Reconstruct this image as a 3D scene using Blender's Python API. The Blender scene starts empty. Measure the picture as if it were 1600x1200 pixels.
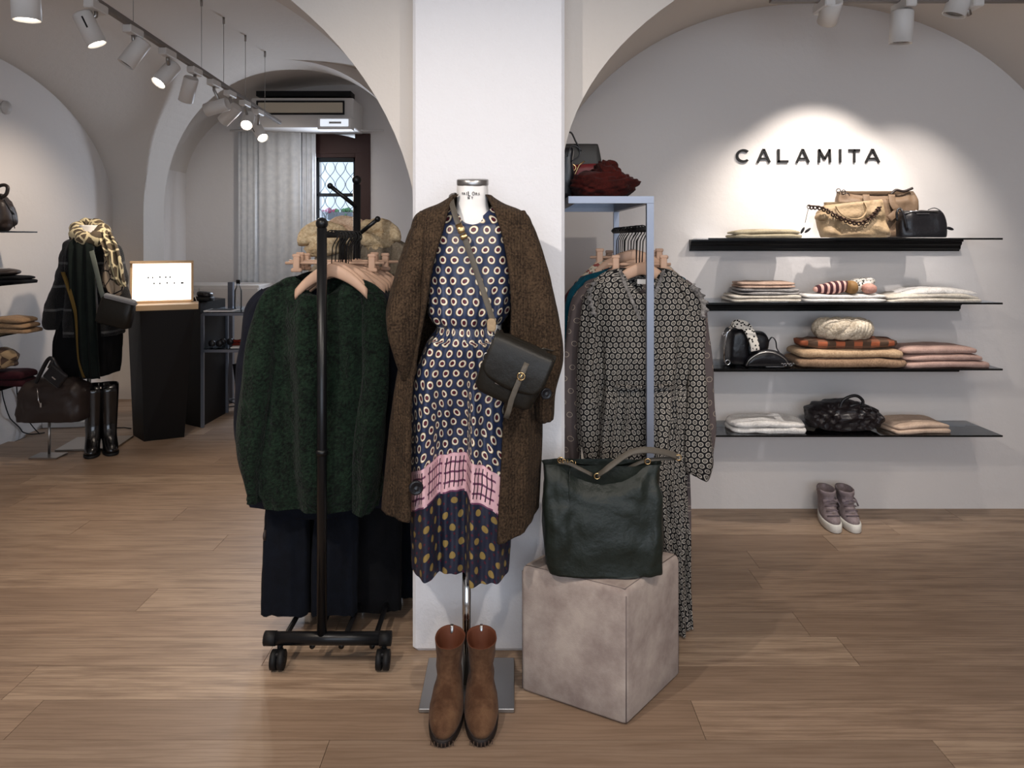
import bpy, bmesh, math, random
from mathutils import Vector, Matrix, noise
pi = math.pi
sc = bpy.context.scene
COL = sc.collection
random.seed(7)

# ------------------------------------------------------------------ camera, world, lights, exposure
F, EYE, HOR = 1150.0, 1.5, 372.0          # focal length in pixels, eye height, horizon row (level camera, shifted lens)
cam_d = bpy.data.cameras.new('camera'); cam = bpy.data.objects.new('camera', cam_d); COL.objects.link(cam)
cam.location = (0, 0, EYE); cam.rotation_euler = (pi/2, 0, 0)
cam_d.sensor_width = 36; cam_d.lens = F/1600*36; cam_d.shift_y = -(600-HOR)/1600; cam_d.clip_start = .05
sc.camera = cam
wd = bpy.data.worlds.new('world'); sc.world = wd; wd.use_nodes = True
wd.node_tree.nodes['Background'].inputs[0].default_value = (.78, .88, 1, 1)
wd.node_tree.nodes['Background'].inputs[1].default_value = 2.2
sc.view_settings.view_transform = 'Standard'; sc.view_settings.look = 'None'
sc.view_settings.exposure = 0.0; sc.view_settings.gamma = 1; sc.view_settings.use_curve_mapping = False

def lamp(kind, loc, target, power, color, size=.05, sizey=None, angle=60, blend=.6):
    d = bpy.data.lights.new('lamp_light', kind); o = bpy.data.objects.new('lamp_light', d); COL.objects.link(o)
    o.location = loc; d.energy = power; d.color = color
    o.rotation_euler = (Vector(target)-Vector(loc)).to_track_quat('-Z', 'Y').to_euler()
    if kind == 'AREA':
        d.shape = 'RECTANGLE'; d.size = size; d.size_y = sizey or size
    if kind == 'SPOT':
        d.spot_size = math.radians(angle); d.spot_blend = blend; d.shadow_soft_size = size
    return o
WARM = (1, .85, .70); NEUT = (1, .92, .84); COOL = (.74, .84, 1)
# daylight through the shop window behind the camera
lamp('AREA', (.4, -2.9, 1.75), (.4, 3, 1.3), 58, COOL, 4.6, 2.1)
lamp('AREA', (-1.92, 8.33, 1.9), (-2.1, 5, 1.0), 42, COOL, .5, 1.1)                     # back window light
# ceiling track spots of the front room, above and behind the camera
lamp('SPOT', (-1.1, 1.0, 2.65), (-.15, 2.5, 1.0), 98, NEUT, .03, angle=88, blend=.9)
lamp('SPOT', (.9, .7, 2.65), (.25, 2.6, .8), 82, NEUT, .03, angle=88, blend=.9)
lamp('SPOT', (-2.2, 1.6, 2.65), (-1.6, 3.2, 0), 70, WARM, .03, angle=80, blend=.8)
lamp('SPOT', (1.9, 1.3, 2.65), (1.7, 2.6, 0), 40, WARM, .03, angle=85, blend=.8)
lamp('SPOT', (.0, .3, 2.65), (-.1, 1.9, 0), 40, WARM, .03, angle=85, blend=.8)
# right bay, at the shelf wall
lamp('SPOT', (1.70, 3.42, 2.50), (1.66, 4.08, 1.50), 80, NEUT, .012, angle=74, blend=.75)
lamp('SPOT', (2.20, 3.40, 2.46), (2.1, 4.08, 1.3), 42, NEUT, .012, angle=72, blend=.8)
lamp('SPOT', (1.25, 3.40, 2.48), (1.3, 4.08, 1.1), 22, NEUT, .012, angle=70, blend=.8)
# added spots without fixtures, brightening the rear alcove and the rear coat rack
lamp('SPOT', (-2.15, 6.7, 2.48), (-2.6, 8.4, 1.5), 30, NEUT, .03, angle=95, blend=.9)
lamp('SPOT', (-1.9, 5.2, 2.5), (-.8, 3.7, 1.2), 26, NEUT, .03, angle=75, blend=.9)
# ------------------------------------------------------------------ helpers
def W(px, py, D): return Vector(((px-800)*D/F, D, EYE-(py-HOR)*D/F))
def lin(c):
    if isinstance(c, str): c = [int(c[i:i+2], 16)/255 for i in (0, 2, 4)]
    return tuple((x/12.92 if x <= .04045 else ((x+.055)/1.055)**2.4) for x in c)+(1,)
def nz(x, y=0, z=0): return noise.noise(Vector((x, y, z)))
def sm(a, b, t):
    t = max(0, min(1, (t-a)/(b-a))) if b != a else float(t > a)
    return t*t*(3-2*t)
def sp(c, e): return math.copysign(abs(c)**e, c)
def cat(rows, sub):
    rows = [tuple(map(float, r)) for r in rows]; out = []
    n = len(rows)
    for i in range(n-1):
        p0, p1, p2, p3 = rows[max(i-1, 0)], rows[i], rows[i+1], rows[min(i+2, n-1)]
        for k in range(sub):
            t = k/sub
            out.append(tuple(.5*((2*b)+(-a+c)*t+(2*a-5*b+4*c-d)*t*t+(-a+3*b-3*c+d)*t**3) for a, b, c, d in zip(p0, p1, p2, p3)))
    out.append(rows[-1]); return out

class MB:
    def __init__(s): s.v = []; s.f = []; s.uv = {}; s.flat = set()
    def loft(s, rings, close=True, cap0=False, cap1=False, uv=None):
        b = len(s.v); n = len(rings[0])
        for r in rings: s.v.extend(Vector(p) for p in r)
        m = n if close else n-1
        for i in range(len(rings)-1):
            for j in range(m):
                k = (j+1) % n
                s.f.append((b+i*n+j, b+i*n+k, b+(i+1)*n+k, b+(i+1)*n+j))
                if uv: s.uv[len(s.f)-1] = [uv(i, j), uv(i, j+1), uv(i+1, j+1), uv(i+1, j)]
        if cap0: s.f.append(tuple(b+j for j in reversed(range(n))))
        if cap1: s.f.append(tuple(b+(len(rings)-1)*n+j for j in range(n)))
    def box(s, c, d, rz=0, M=None, bev=0):
        hx, hy, hz = d[0]/2, d[1]/2, d[2]/2
        if M is None: M = Matrix.Translation(Vector(c)) @ Matrix.Rotation(rz, 4, 'Z')
        b0 = min(bev, hx*.9, hy*.9, hz*.9)
        if b0 <= 0:
            b = len(s.v)
            for z in (-hz, hz):
                for x, y in ((-hx, -hy), (hx, -hy), (hx, hy), (-hx, hy)): s.v.append(M @ Vector((x, y, z)))
            for q in ((3, 2, 1, 0), (4, 5, 6, 7), (0, 1, 5, 4), (1, 2, 6, 5), (2, 3, 7, 6), (3, 0, 4, 7)):
                s.f.append(tuple(b+i for i in q)); s.flat.add(len(s.f)-1)
            return
        def ring(ix, iy, z): return [M @ Vector((x, y, z)) for x, y in ((-hx+ix, -hy+iy-0), (hx-ix, -hy+iy), (hx-ix, hy-iy), (-hx+ix, hy-iy))]
        def ring8(i, z):
            a, q = hx-i, hy-i; c_ = b0
            return [M @ Vector(p) for p in ((-a+c_, -q, z), (a-c_, -q, z), (a, -q+c_, z), (a, q-c_, z), (a-c_, q, z), (-a+c_, q, z), (-a, q-c_, z), (-a, -q+c_, z))]
        f0 = len(s.f)
        s.loft([ring8(b0*.7, -hz), ring8(0, -hz+b0), ring8(0, hz-b0), ring8(b0*.7, hz)], cap0=True, cap1=True)
        for k in range(f0, len(s.f)): s.flat.add(k)
    def tube(s, pts, r, n=10, caps=True, closed=False):
        pts = [Vector(p) for p in pts]; m = len(pts); rings = []
        rr = r if isinstance(r, (list, tuple)) else [r]*m
        prev = None
        for i, p in enumerate(pts):
            if closed: t = pts[(i+1) % m]-pts[(i-1) % m]
            else: t = pts[min(i+1, m-1)]-pts[max(i-1, 0)]
            t.normalize()
            if prev is None:
                u = t.orthogonal().normalized()
            else:
                u = (prev-t*prev.dot(t)).normalized()
            prev = u; w = t.cross(u)
            rings.append([p+(u*math.cos(2*pi*k/n)+w*math.sin(2*pi*k/n))*rr[i] for k in range(n)])
        if closed:
            rings.append(rings[0]); s.loft(rings)
        else: s.loft(rings, cap0=caps, cap1=caps)
    def band(s, pts, w, t, wid=None):
        """flat strap: wid = direction(s) of the strap's width"""
        pts = [Vector(p) for p in pts]; m = len(pts); rings = []; prev = None
        for i, p in enumerate(pts):
            tg = (pts[min(i+1, m-1)]-pts[max(i-1, 0)]).normalized()
            if wid is not None: u = Vector(wid)-tg*Vector(wid).dot(tg); u.normalize()
            else:
                u = tg.orthogonal().normalized() if prev is None else (prev-tg*prev.dot(tg)).normalized()
            prev = u; nn = tg.cross(u)
            rings.append([p+u*(a*w/2)+nn*(b*t/2) for a, b in ((-1, -.6), (-.9, -1), (.9, -1), (1, -.6), (1, .6), (.9, 1), (-.9, 1), (-1, .6))])
        s.loft(rings, cap0=True, cap1=True)
    def lathe(s, prof, o=(0, 0, 0), n=24, M=None):
        M = M or Matrix.Translation(Vector(o))
        s.loft([[M @ Vector((r*math.cos(2*pi*k/n), r*math.sin(2*pi*k/n), z)) for k in range(n)] for r, z in prof], cap0=True, cap1=True)
    def sph(s, c, r, n=16, sc_=(1, 1, 1)):
        c = Vector(c)
        s.loft([[c+Vector((r*sc_[0]*math.sin(a)*math.cos(2*pi*k/n), r*sc_[1]*math.sin(a)*math.sin(2*pi*k/n), -r*sc_[2]*math.cos(a))) for k in range(n)]
                for a in [.05+(pi-.1)*i/(n//2) for i in range(n//2+1)]], cap0=True, cap1=True)
    def torus(s, c, R, r, ax='y', n=20, m=8, sx=1):
        pts = []
        for k in range(n):
            a = 2*pi*k/n; x, y = R*sx*math.cos(a), R*math.sin(a)
            pts.append(Vector(c)+{'y': Vector((x, 0, y)), 'z': Vector((x, y, 0)), 'x': Vector((0, x, y))}[ax])
        s.tube(pts, r, m, closed=True)
    def slab(s, c, d, e=.35, seed=0, amp=.004, fr=9, n=40, m=12, rz=0, fn=None, ez=None, tilt=0):
        """soft rounded block (superellipsoid) with noise wrinkles"""
        M = Matrix.Translation(Vector(c)) @ Matrix.Rotation(rz, 4, 'Z') @ Matrix.Rotation(tilt, 4, 'Y'); ez = ez or .6
        rings = []
        for i in range(m+1):
            a = -pi/2+.08+(pi-.16)*i/m; ca, sa = sp(math.cos(a), ez), sp(math.sin(a), ez); r = []
            for k in range(n):
                t = 2*pi*k/n; x, y, z = ca*sp(math.cos(t), e), ca*sp(math.sin(t), e), sa
                q = Vector((x*d[0]/2, y*d[1]/2, z*d[2]/2))
                nn = nz(q.x*fr+seed*3.1, q.y*fr+seed, q.z*fr*2.2)+.5*nz(q.x*fr*2.3, q.y*fr*2.3+seed, q.z*fr*4)
                q += Vector((x, y, z*.8))*amp*nn*1.6
                if fn: q = fn(q, x, y, z)
                r.append(M @ q)
            rings.append(r)
        s.loft(rings, cap0=True, cap1=True)
    # cloth hanging in front of the viewer, rows: (py, xl, xr, half depth [, depth shift])
    def body(s, rows, D, n=80, sub=4, e=.8, fold=0., k=9, seed=0, f0=.15, dip=0, dipn=3, slant=0, cap0=False, cap1=False, vfn=None, hemw=0, wr=.002, fx=None, capb=False):
        rows = [tuple(r)+((0,) if len(r) == 4 else ()) for r in rows]
        L = cat(rows, sub); rings = []; us = []; vs = []
        for i, (py, xl, xr, hd, dd) in enumerate(L):
            t = i/(len(L)-1); DD = D+dd; cx = ((xl+xr)/2-800)*DD/F; hw = max((xr-xl)/2*DD/F, .003); z0 = EYE-(py-HOR)*DD/F
            A = fold*sm(f0, f0+.35, t); r = []; ul = [0]; vl = []
            for j in range(n+1):
                th = pi/2+2*pi*j/n; c, q = math.cos(th), math.sin(th)
                x = cx+hw*sp(c, e); y = DD+hd*sp(q, e)
                w = math.sin(k*th+seed+2.2*nz(c*1.3, q*1.3, z0*.9+seed))+.55*math.sin((k*2+1)*th+seed*2+2*nz(c*2, q*2, z0*1.3+seed))
                w += 1.2*nz(c*4+seed, q*4, z0*3.5)
                x += A*w*c*.6; y += A*w*(q if abs(q) > .3 else sp(q, .5)*.55+0)
                if wr:
                    w2 = wr*(1.4*nz(x*22+seed, q*2, z0*5)+.9*nz(x*9, q+seed, z0*16)+.6*nz(x*45, q, z0*30+seed)); x += w2*c; y += w2*q*1.5
                if fx: x, y = fx(x, y, z0, c, q, t, cx, hw, DD)
                z = z0
                fd = max(0, -q)**1.5
                if dip: z -= dip*fd*max(0, 1-abs(sp(c, e)))**.6*(1-sm(0, dipn/len(rows), t))
                if slant: z += slant*sp(c, e)*sm(.6, 1, t)
                if hemw: z += hemw*nz(c*2.5+seed, q*2.5, 3)*sm(.75, 1, t)
                p = Vector((x, y, z))
                if j: ul.append(ul[-1]+(p-last).length)
                last = p; r.append(p); vl.append((vfn(p, cx) if vfn else p.z))
            us.append([u-ul[-1]/2 for u in ul]); vs.append(vl); rings.append(r[:-1])
        s.loft(rings, cap0=cap0, cap1=cap1, uv=lambda i, j: (us[i][j], vs[i][j]))
        return rings
    # sleeve or strap of cloth along a path; rows: (px, py, D, ru, rv) radii in metres
    def limb(s, rows, n=26, sub=4, amp=.004, seed=0, cap0=True, cap1=True, fr=14, k=5, inset=True, ring=0):
        L = cat(rows, sub); P = [W(a, b, c) for a, b, c, _, _ in L]; rings = []; us = []; vs = []; acc = 0
        for i, (p, row) in enumerate(zip(P, L)):
            t = (P[min(i+1, len(P)-1)]-P[max(i-1, 0)]).normalized()
            v = Vector((0, 1, 0)); v = (v-t*v.dot(t)).normalized(); u = t.cross(v)
            if i: acc += (p-P[i-1]).length
            r = []
            for j in range(n):
                a = 2*pi*j/n; c, q = math.cos(a), math.sin(a)
                am = amp*(nz(c*1.6+seed, q*1.6, acc*fr)*1.8+.6*math.sin(k*a+seed+acc*5)+ring*math.sin(acc*95+2*c+seed))
                r.append(p+u*(row[3]+am)*c+v*(row[4]+am)*q)
            rings.append(r); us.append([(row[3]+row[4])*pi*(j/n-.5) for j in range(n+1)]); vs.append([acc]*(n+1))
        if inset:
            c = sum(rings[-1], Vector())/n; rings.append([c+(q-c)*.8-(P[-1]-P[-2]).normalized()*.003 for q in rings[-1]]); us.append(us[-1]); vs.append(vs[-1])
        s.loft(rings, cap0=cap0, cap1=cap1, uv=lambda i, j: (us[i][j], vs[i][j]))

off = {}
def thing(name, loc, label, cat_, group=None, kind=None):
    o = bpy.data.objects.new(name, None); COL.objects.link(o); o.location = loc; o.empty_display_size = .05
    off[o.name] = Vector(loc); tag(o, label, cat_, group, kind); return o
def tag(o, label=None, cat_=None, group=None, kind=None):
    if label: o['label'] = label
    if cat_: o['category'] = cat_
    if group: o['group'] = group
    if kind: o['kind'] = kind
    return o
def part(name, mb, m, parent=None, smooth=True, label=None, kind=None):
    me = bpy.data.meshes.new(name); o0 = off[parent.name] if parent else Vector()
    me.from_pydata([v-o0 for v in mb.v], [], mb.f); me.update()
    if mb.uv:
        l = me.uv_layers.new(name='uv').data
        for p in me.polygons:
            q = mb.uv.get(p.index)
            if q:
                for k, li in enumerate(p.loop_indices): l[li].uv = q[k]
    for p in me.polygons: p.use_smooth = smooth and p.index not in mb.flat
    bm = bmesh.new(); bm.from_mesh(me); bmesh.ops.recalc_face_normals(bm, faces=bm.faces); bm.to_mesh(me); bm.free()
    o = bpy.data.objects.new(name, me); COL.objects.link(o); me.materials.append(m)
    if parent: o.parent = parent
    off[o.name] = o0
    if label: o['label'] = label
    if kind: o['kind'] = kind
    return o
def single(name, mb, m, label, cat_, group=None, smooth=True, kind=None):
    lo = Vector((min(v.x for v in mb.v), min(v.y for v in mb.v), min(v.z for v in mb.v))); hi = Vector((max(v.x for v in mb.v), max(v.y for v in mb.v), max(v.z for v in mb.v)))
    base = Vector(((lo.x+hi.x)/2, (lo.y+hi.y)/2, lo.z)); mb.v = [v-base for v in mb.v]
    o = part(name, mb, m, None, smooth); o.location = base; off[o.name] = base
    tag(o, label, cat_, group, kind); return o
def structure(name, mb, m, parent=None, smooth=False):
    o = part(name, mb, m, parent, smooth)
    if not parent: o['kind'] = 'structure'
    return o
def copy_tree(o, loc=None, label=None, parent=None):
    c = o.copy(); COL.objects.link(c); c.parent = parent
    if loc is not None: c.location = loc
    if label: c['label'] = label
    for ch in list(o.children): copy_tree(ch, parent=c)
    return c

# ------------------------------------------------------------------ materials
class G:
    def __init__(s, name):
        s.m = bpy.data.materials.new(name); s.m.use_nodes = True; s.t = s.m.node_tree; s.b = s.t.nodes['Principled BSDF']
        s.tc = s.t.nodes.new('ShaderNodeTexCoord')
    def n(s, typ, ins=None, **kw):
        x = s.t.nodes.new(typ)
        for a, b in kw.items(): setattr(x, a, b)
        for a, b in (ins or {}).items(): s.put(x.inputs[a], b)
        return x
    def put(s, sock, v):
        if isinstance(v, bpy.types.NodeSocket): s.t.links.new(v, sock)
        elif v is not None: sock.default_value = v
    def math(s, op, a, b=None, c=None):
        x = s.n('ShaderNodeMath', operation=op); s.put(x.inputs[0], a)
        if b is not None: s.put(x.inputs[1], b)
        if c is not None: s.put(x.inputs[2], c)
        return x.outputs[0]
    def mix(s, f, a, b, mode='MIX'):
        x = s.n('ShaderNodeMix', data_type='RGBA', blend_type=mode); s.put(x.inputs[0], f); s.put(x.inputs[6], a); s.put(x.inputs[7], b); return x.outputs[2]
    def noise(s, scale, vec=None, detail=3, rough=.55):
        x = s.n('ShaderNodeTexNoise', {'Scale': scale, 'Detail': detail, 'Roughness': rough}); s.put(x.inputs['Vector'], vec or s.tc.outputs['Object']); return x.outputs[0]
    def ramp(s, f, stops):
        x = s.n('ShaderNodeValToRGB'); s.put(x.inputs[0], f); e = x.color_ramp.elements
        while len(e) < len(stops): e.new(.5)
        for i, (p, c) in enumerate(stops): e[i].position = p; e[i].color = c
        return x.outputs[0]
    def scaled(s, sx, sy, sz, src='Object', rot=(0, 0, 0)):
        x = s.n('ShaderNodeMapping'); s.put(x.inputs[0], s.tc.outputs[src]); x.inputs['Scale'].default_value = (sx, sy, sz); x.inputs['Rotation'].default_value = rot; return x.outputs[0]
    def bump(s, h, strength, dist=.002, prev=None):
        x = s.n('ShaderNodeBump', {'Strength': strength, 'Distance': dist, 'Height': h})
        if prev: s.put(x.inputs['Normal'], prev)
        return x.outputs[0]
    def done(s, col=None, rough=.6, metal=0, nrm=None, sheen=0, coat=0, spec=None):
        if col is not None: s.put(s.b.inputs['Base Color'], col)
        s.put(s.b.inputs['Roughness'], rough); s.b.inputs['Metallic'].default_value = metal
        if nrm: s.put(s.b.inputs['Normal'], nrm)
        s.b.inputs['Sheen Weight'].default_value = sheen*.12; s.b.inputs['Sheen Roughness'].default_value = .5
        s.b.inputs['Coat Weight'].default_value = coat
        if spec is not None: s.b.inputs['Specular IOR Level'].default_value = spec
        return s.m
def plain(name, c, rough=.5, metal=0, var=.0, coat=0, bump=0, bs=60, spec=.3):
    g = G(name); c = lin(c); col = c; nrm = None
    nn = g.noise(8)
    col = g.mix(g.math('MULTIPLY', nn, var if var else .15), c, tuple(x*.6 for x in c[:3])+(1,))
    if bump: nrm = g.bump(g.noise(bs), bump)
    return g.done(col, rough, metal, nrm, coat=coat, spec=spec)
def fabric(name, c1, c2=None, scale=220, bump=.5, sheen=.15, rib=0, mott=.5, dist=.003):
    g = G(name); c1 = lin(c1); c2 = lin(c2) if c2 else tuple(x*.6 for x in c1[:3])+(1,)
    f = g.noise(scale, detail=2); m2 = g.noise(18)
    fac = g.ramp(g.math('ADD', g.math('MULTIPLY', f, mott), g.math('MULTIPLY', m2, 1-mott)), [(.38, (0, 0, 0, 1)), (.62, (1, 1, 1, 1))])
    nrm = g.bump(f, bump, dist)
    if rib:
        w = g.n('ShaderNodeTexWave', {'Scale': rib, 'Distortion': 1.5, 'Detail': 2, 'Detail Scale': 3}, bands_direction='X'); g.put(w.inputs['Vector'], g.tc.outputs['Object'])
        nrm = g.bump(w.outputs[1], .5, .003, nrm)
    return g.done(g.mix(fac, c1, c2), .92, 0, nrm, sheen=sheen, spec=.15)
def leather(name, c, rough=.40, bs=330, crease=.4, c2=None, cs=9, coat=.0):
    g = G(name); c = lin(c); c2 = lin(c2) if c2 else tuple(min(1, x*1.5) for x in c[:3])+(1,)
    big = g.noise(cs, detail=4); v = g.n('ShaderNodeTexVoronoi', {'Scale': bs}); g.put(v.inputs['Vector'], g.tc.outputs['Object'])
    nrm = g.bump(v.outputs[0], .18, .0015); nrm = g.bump(big, crease, .02, nrm)
    return g.done(g.mix(g.math('MULTIPLY', big, .6), c, c2), g.math('MULTIPLY_ADD', big, .25, rough-.1), 0, nrm, coat=coat, spec=.32)
def dots(g, su, sv, uv=None):
    x = g.n('ShaderNodeSeparateXYZ'); g.put(x.inputs[0], uv or g.tc.outputs['UV']); u, v = x.outputs[0], x.outputs[1]
    vr = g.math('DIVIDE', v, sv); row = g.math('FLOOR', vr)
    uo = g.math('ADD', g.math('DIVIDE', u, su), g.math('MULTIPLY', g.math('MODULO', g.math('ABSOLUTE', row), 2), .5))
    fu = g.math('MULTIPLY', g.math('SUBTRACT', g.math('FRACT', uo), .5), su); fv = g.math('MULTIPLY', g.math('SUBTRACT', g.math('FRACT', vr), .5), sv)
    return g.math('SQRT', g.math('ADD', g.math('MULTIPLY', fu, fu), g.math('MULTIPLY', fv, fv))), u, v, fu, fv
def less(g, a, b): return g.math('LESS_THAN', a, b)

def plaster(name, c, b=.35):
    g = G(name); c = lin(c); a = g.noise(1.3, detail=5); f = g.noise(95, detail=4); m = g.noise(14)
    nrm = g.bump(m, .22, .012); nrm = g.bump(f, b, .003, nrm)
    return g.done(g.mix(g.math('MULTIPLY', a, .25), c, tuple(x*.86 for x in c[:3])+(1,)), .88, 0, nrm, spec=.2)
M = {}
M['wall'] = plaster('wall_plaster', 'dcd6d2', .2)
M['pillar'] = plaster('pillar_plaster', 'e6e4e6', .6)
M['vault'] = plaster('vault_plaster', 'd2cac2', .25)
def wood_floor():
    g = G('oak_plank'); oi = g.n('ShaderNodeObjectInfo'); r = oi.outputs['Random']
    cb = g.n('ShaderNodeCombineXYZ', {0: g.math('MULTIPLY', r, 37), 1: g.math('MULTIPLY', r, 11)})
    va = g.n('ShaderNodeVectorMath', operation='ADD'); g.put(va.inputs[0], g.scaled(1.1, 10, 10)); g.put(va.inputs[1], cb.outputs[0])
    grain = g.noise(2.6, va.outputs[0], 6, .62)
    vb = g.n('ShaderNodeVectorMath', operation='ADD'); g.put(vb.inputs[0], g.scaled(2.5, 60, 60)); g.put(vb.inputs[1], cb.outputs[0])
    fine = g.noise(3, vb.outputs[0], 4, .6)
    vc = g.n('ShaderNodeVectorMath', operation='ADD'); g.put(vc.inputs[0], g.scaled(.55, 5.5, 5.5)); g.put(vc.inputs[1], cb.outputs[0])
    wv = g.n('ShaderNodeTexWave', {'Scale': 3.2, 'Distortion': 7, 'Detail': 2, 'Detail Scale': 1.2}, bands_direction='Y'); g.put(wv.inputs['Vector'], vc.outputs[0])
    base = g.ramp(r, [(0, lin('8c7460')), (.3, lin('a58b74')), (.55, lin('98806b')), (.8, lin('b0977f')), (1, lin('86705e'))])
    c = g.mix(g.ramp(grain, [(.34, (.95, .95, .95, 1)), (.58, (0, 0, 0, 1))]), base, lin('7c6552'))
    c = g.mix(g.ramp(wv.outputs[1], [(.72, (0, 0, 0, 1)), (1, (.42, .42, .42, 1))]), c, lin('6d5644'))
    c = g.mix(g.math('MULTIPLY', fine, .3), c, lin('78675a'))
    return g.done(c, g.math('MULTIPLY_ADD', fine, .25, .34), 0, g.bump(fine, .12, .001), spec=.35)
M['plank'] = wood_floor()
M['subfloor'] = plain('subfloor_dark', '3a2c22', .9)
M['white'] = plain('white_enamel', 'dedad6', .42)
M['whitep'] = plain('white_plastic', 'cfcac6', .5)
M['black'] = plain('black_powder_coat', '0e0e10', .35, coat=.08)
M['blackm'] = plain('black_matte', '100f10', .6)
M['steel'] = plain('brushed_steel', 'a8a5a2', .34, 1, bump=.05, bs=300)
M['chrome'] = plain('chrome', 'c8c6c4', .12, 1)
M['gold'] = plain('brass', 'c8a878', .25, 1)
M['raw'] = plain('raw_steel', '888c97', .42, .8, var=.5)
M['darkwood'] = plain('black_stained_wood', '120e0c', .5, var=.4, spec=.15)
M['moulding'] = plain('black_gloss_moulding', '0a0909', .35, coat=.05, spec=.2)
M['beech'] = plain('beech_wood', 'c6a28a', .5, var=.5)
M['tanwood'] = plain('pine_wood', 'c4a580', .5, var=.4)
M['brownwood'] = plain('dark_brown_timber', '3b201a', .5, var=.5)
def glass(name, tint, a=.12):
    m = bpy.data.materials.new(name); m.use_nodes = True; t = m.node_tree; t.nodes.clear()
    o = t.nodes.new('ShaderNodeOutputMaterial'); tr = t.nodes.new('ShaderNodeBsdfTransparent'); gl = t.nodes.new('ShaderNodeBsdfGlossy'); mx = t.nodes.new('ShaderNodeMixShader'); fr = t.nodes.new('ShaderNodeFresnel')
    tr.inputs[0].default_value = tint; gl.inputs[0].default_value = (.9, .95, 1, 1); gl.inputs[1].default_value = .02; fr.inputs[0].default_value = 1.45
    t.links.new(fr.outputs[0], mx.inputs[0]); t.links.new(tr.outputs[0], mx.inputs[1]); t.links.new(gl.outputs[0], mx.inputs[2]); t.links.new(mx.outputs[0], o.inputs[0]); return m
M['glass'] = glass('shelf_glass', (.91, .92, .94, 1)); M['clear'] = glass('clear_glass', (.93, .95, .97, 1))
M['glassedge'] = plain('smoked_glass_edge', '0b0c0d', .15)
def emit(name, c, s):
    g = G(name); g.b.inputs['Emission Color'].default_value = lin(c); g.b.inputs['Emission Strength'].default_value = s; return g.done(lin(c), .5)
M['lampon'] = emit('lit_lamp_lens', 'fff4e2', 14); M['lampoff'] = plain('dark_lamp_lens', '5a5550', .2)
M['lightbox'] = emit('lightbox_panel', 'fffaf4', 2.2)
# ------------------------------------------------------------------ the room shell
XL, XR = -3.72, 3.15
def bx(*a, **k):
    m = MB(); m.box(*a, **k); return m
floor = structure('floor', bx((-.28, 2.65, -.035), (6.94, 11.7, .03)), M['subfloor'])
rows = 0; y = 1.25; PW = .19; nd = 0
row = 0
while y < 8.4:
    x = XL - random.uniform(0, 1.6)
    xe = XR if y < 4.08 else 0.2
    while x < xe:
        L = random.choice((1.5, 1.8, 2.1, 2.1))
        a, b = max(x, XL+.003), min(x+L, xe-.003)
        if b-a > .06:
            m = MB(); m.box((0, 0, -.01), (b-a-.0016, PW-.0016, .02))
            o = part('plank', m, M['plank'], None, smooth=False); o.location = ((a+b)/2, y+PW/2, random.uniform(-.0004, .0002)); o.parent = floor
        x += L
    y += PW; row += 1
# near floor behind the camera
m = MB(); m.box((-.28, -1.0, -.0105), (6.9, 4.48, .021)); structure('floor_board_field', m, M['plank'], floor)

def arch_wall(name, x0, x1, y0, y1, ztop, cx, a, zs, b, m, e=2.0, N=56):
    mb = MB()
    xs = [x0]+[cx-a*math.cos(pi*i/N) for i in range(N+1)]+[x1]
    def za(x): return zs+b*max(0, 1-min(1, abs((x-cx)/a))**e)**(1/e)
    cols = [(x, za(x)) for x in xs[1:-1]]
    for y in (y0, y1):
        mb.loft([[Vector((x, y, z)) for x, z in cols], [Vector((x, y, ztop)) for x, _ in cols]], close=False)
        for u, v in ((x0, cx-a), (cx+a, x1)):
            if v-u > .004:
                k = len(mb.v); mb.v += [Vector(p) for p in ((u, y, 0), (v, y, 0), (v, y, zs), (v, y, ztop), (u, y, ztop))]; mb.f.append((k, k+1, k+2, k+3, k+4))
    f0 = len(mb.f)
    if x0 < cx-a-.004: sof = [(cx-a, 0)]+cols
    else: sof = cols
    if x1 > cx+a+.004: sof = sof+[(cx+a, 0)]
    mb.loft([[Vector((x, y0, z)) for x, z in sof], [Vector((x, y1, z)) for x, z in sof]], close=False)
    o = structure(name, mb, m)
    return o
# centre pillar
m = MB(); m.box((-.085, 2.935, 1.6), (.553, .53, 3.2), bev=.012); structure('pillar_centre', m, M['pillar'])
arch_wall('arch_left', XL, -.34, 2.78, 3.2, 3.3, -2.0, 1.65, 1.45, 1.34, M['vault'])
arch_wall('arch_right', .17, XR, 2.78, 3.2, 3.3, 1.66, 1.475, 1.70, .99, M['vault'])
arch_wall('arch_rear', XL, .2, 6.85, 7.25, 3.4, -2.15, 1.28, 1.72, 1.44, M['vault'], e=2.15)
def plane(pts):
    m = MB(); m.v = [Vector(p) for p in pts]; m.f = [tuple(range(len(pts)))]; return m
# left bay: groin vault (two crossing barrels), thick enough to be a real ceiling
mb = MB(); N = 150
def zA(x): return 1.72+1.44*max(0, 1-min(1, abs((x+2.15)/(1.28 if x < -2.15 else 1.86)))**2.15)**(1/2.15)
def zB(y, x=-3.72):
    u = sm(0, .7, min(x-XL, -.34-x)); e = 2.0+1.5*u; return 1.70+(1.12+.24*u)*max(0, 1-min(1, abs((y-5.03)/1.84))**e)**(1/e)
rings = []
for i in range(N+1):
    yy = 3.19+(6.86-3.19)*i/N; yy = 5.03-1.84*math.cos(pi*i/N)
    rings.append([Vector((-2.045-1.70*math.cos(pi*j/N), yy, max(zA(-2.045-1.70*math.cos(pi*j/N)), zB(yy, -2.045-1.70*math.cos(pi*j/N))))) for j in range(N+1)])
mb.loft(rings, close=False); vt = structure('ceiling_left_vault', mb, M['vault'], smooth=True)
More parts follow.
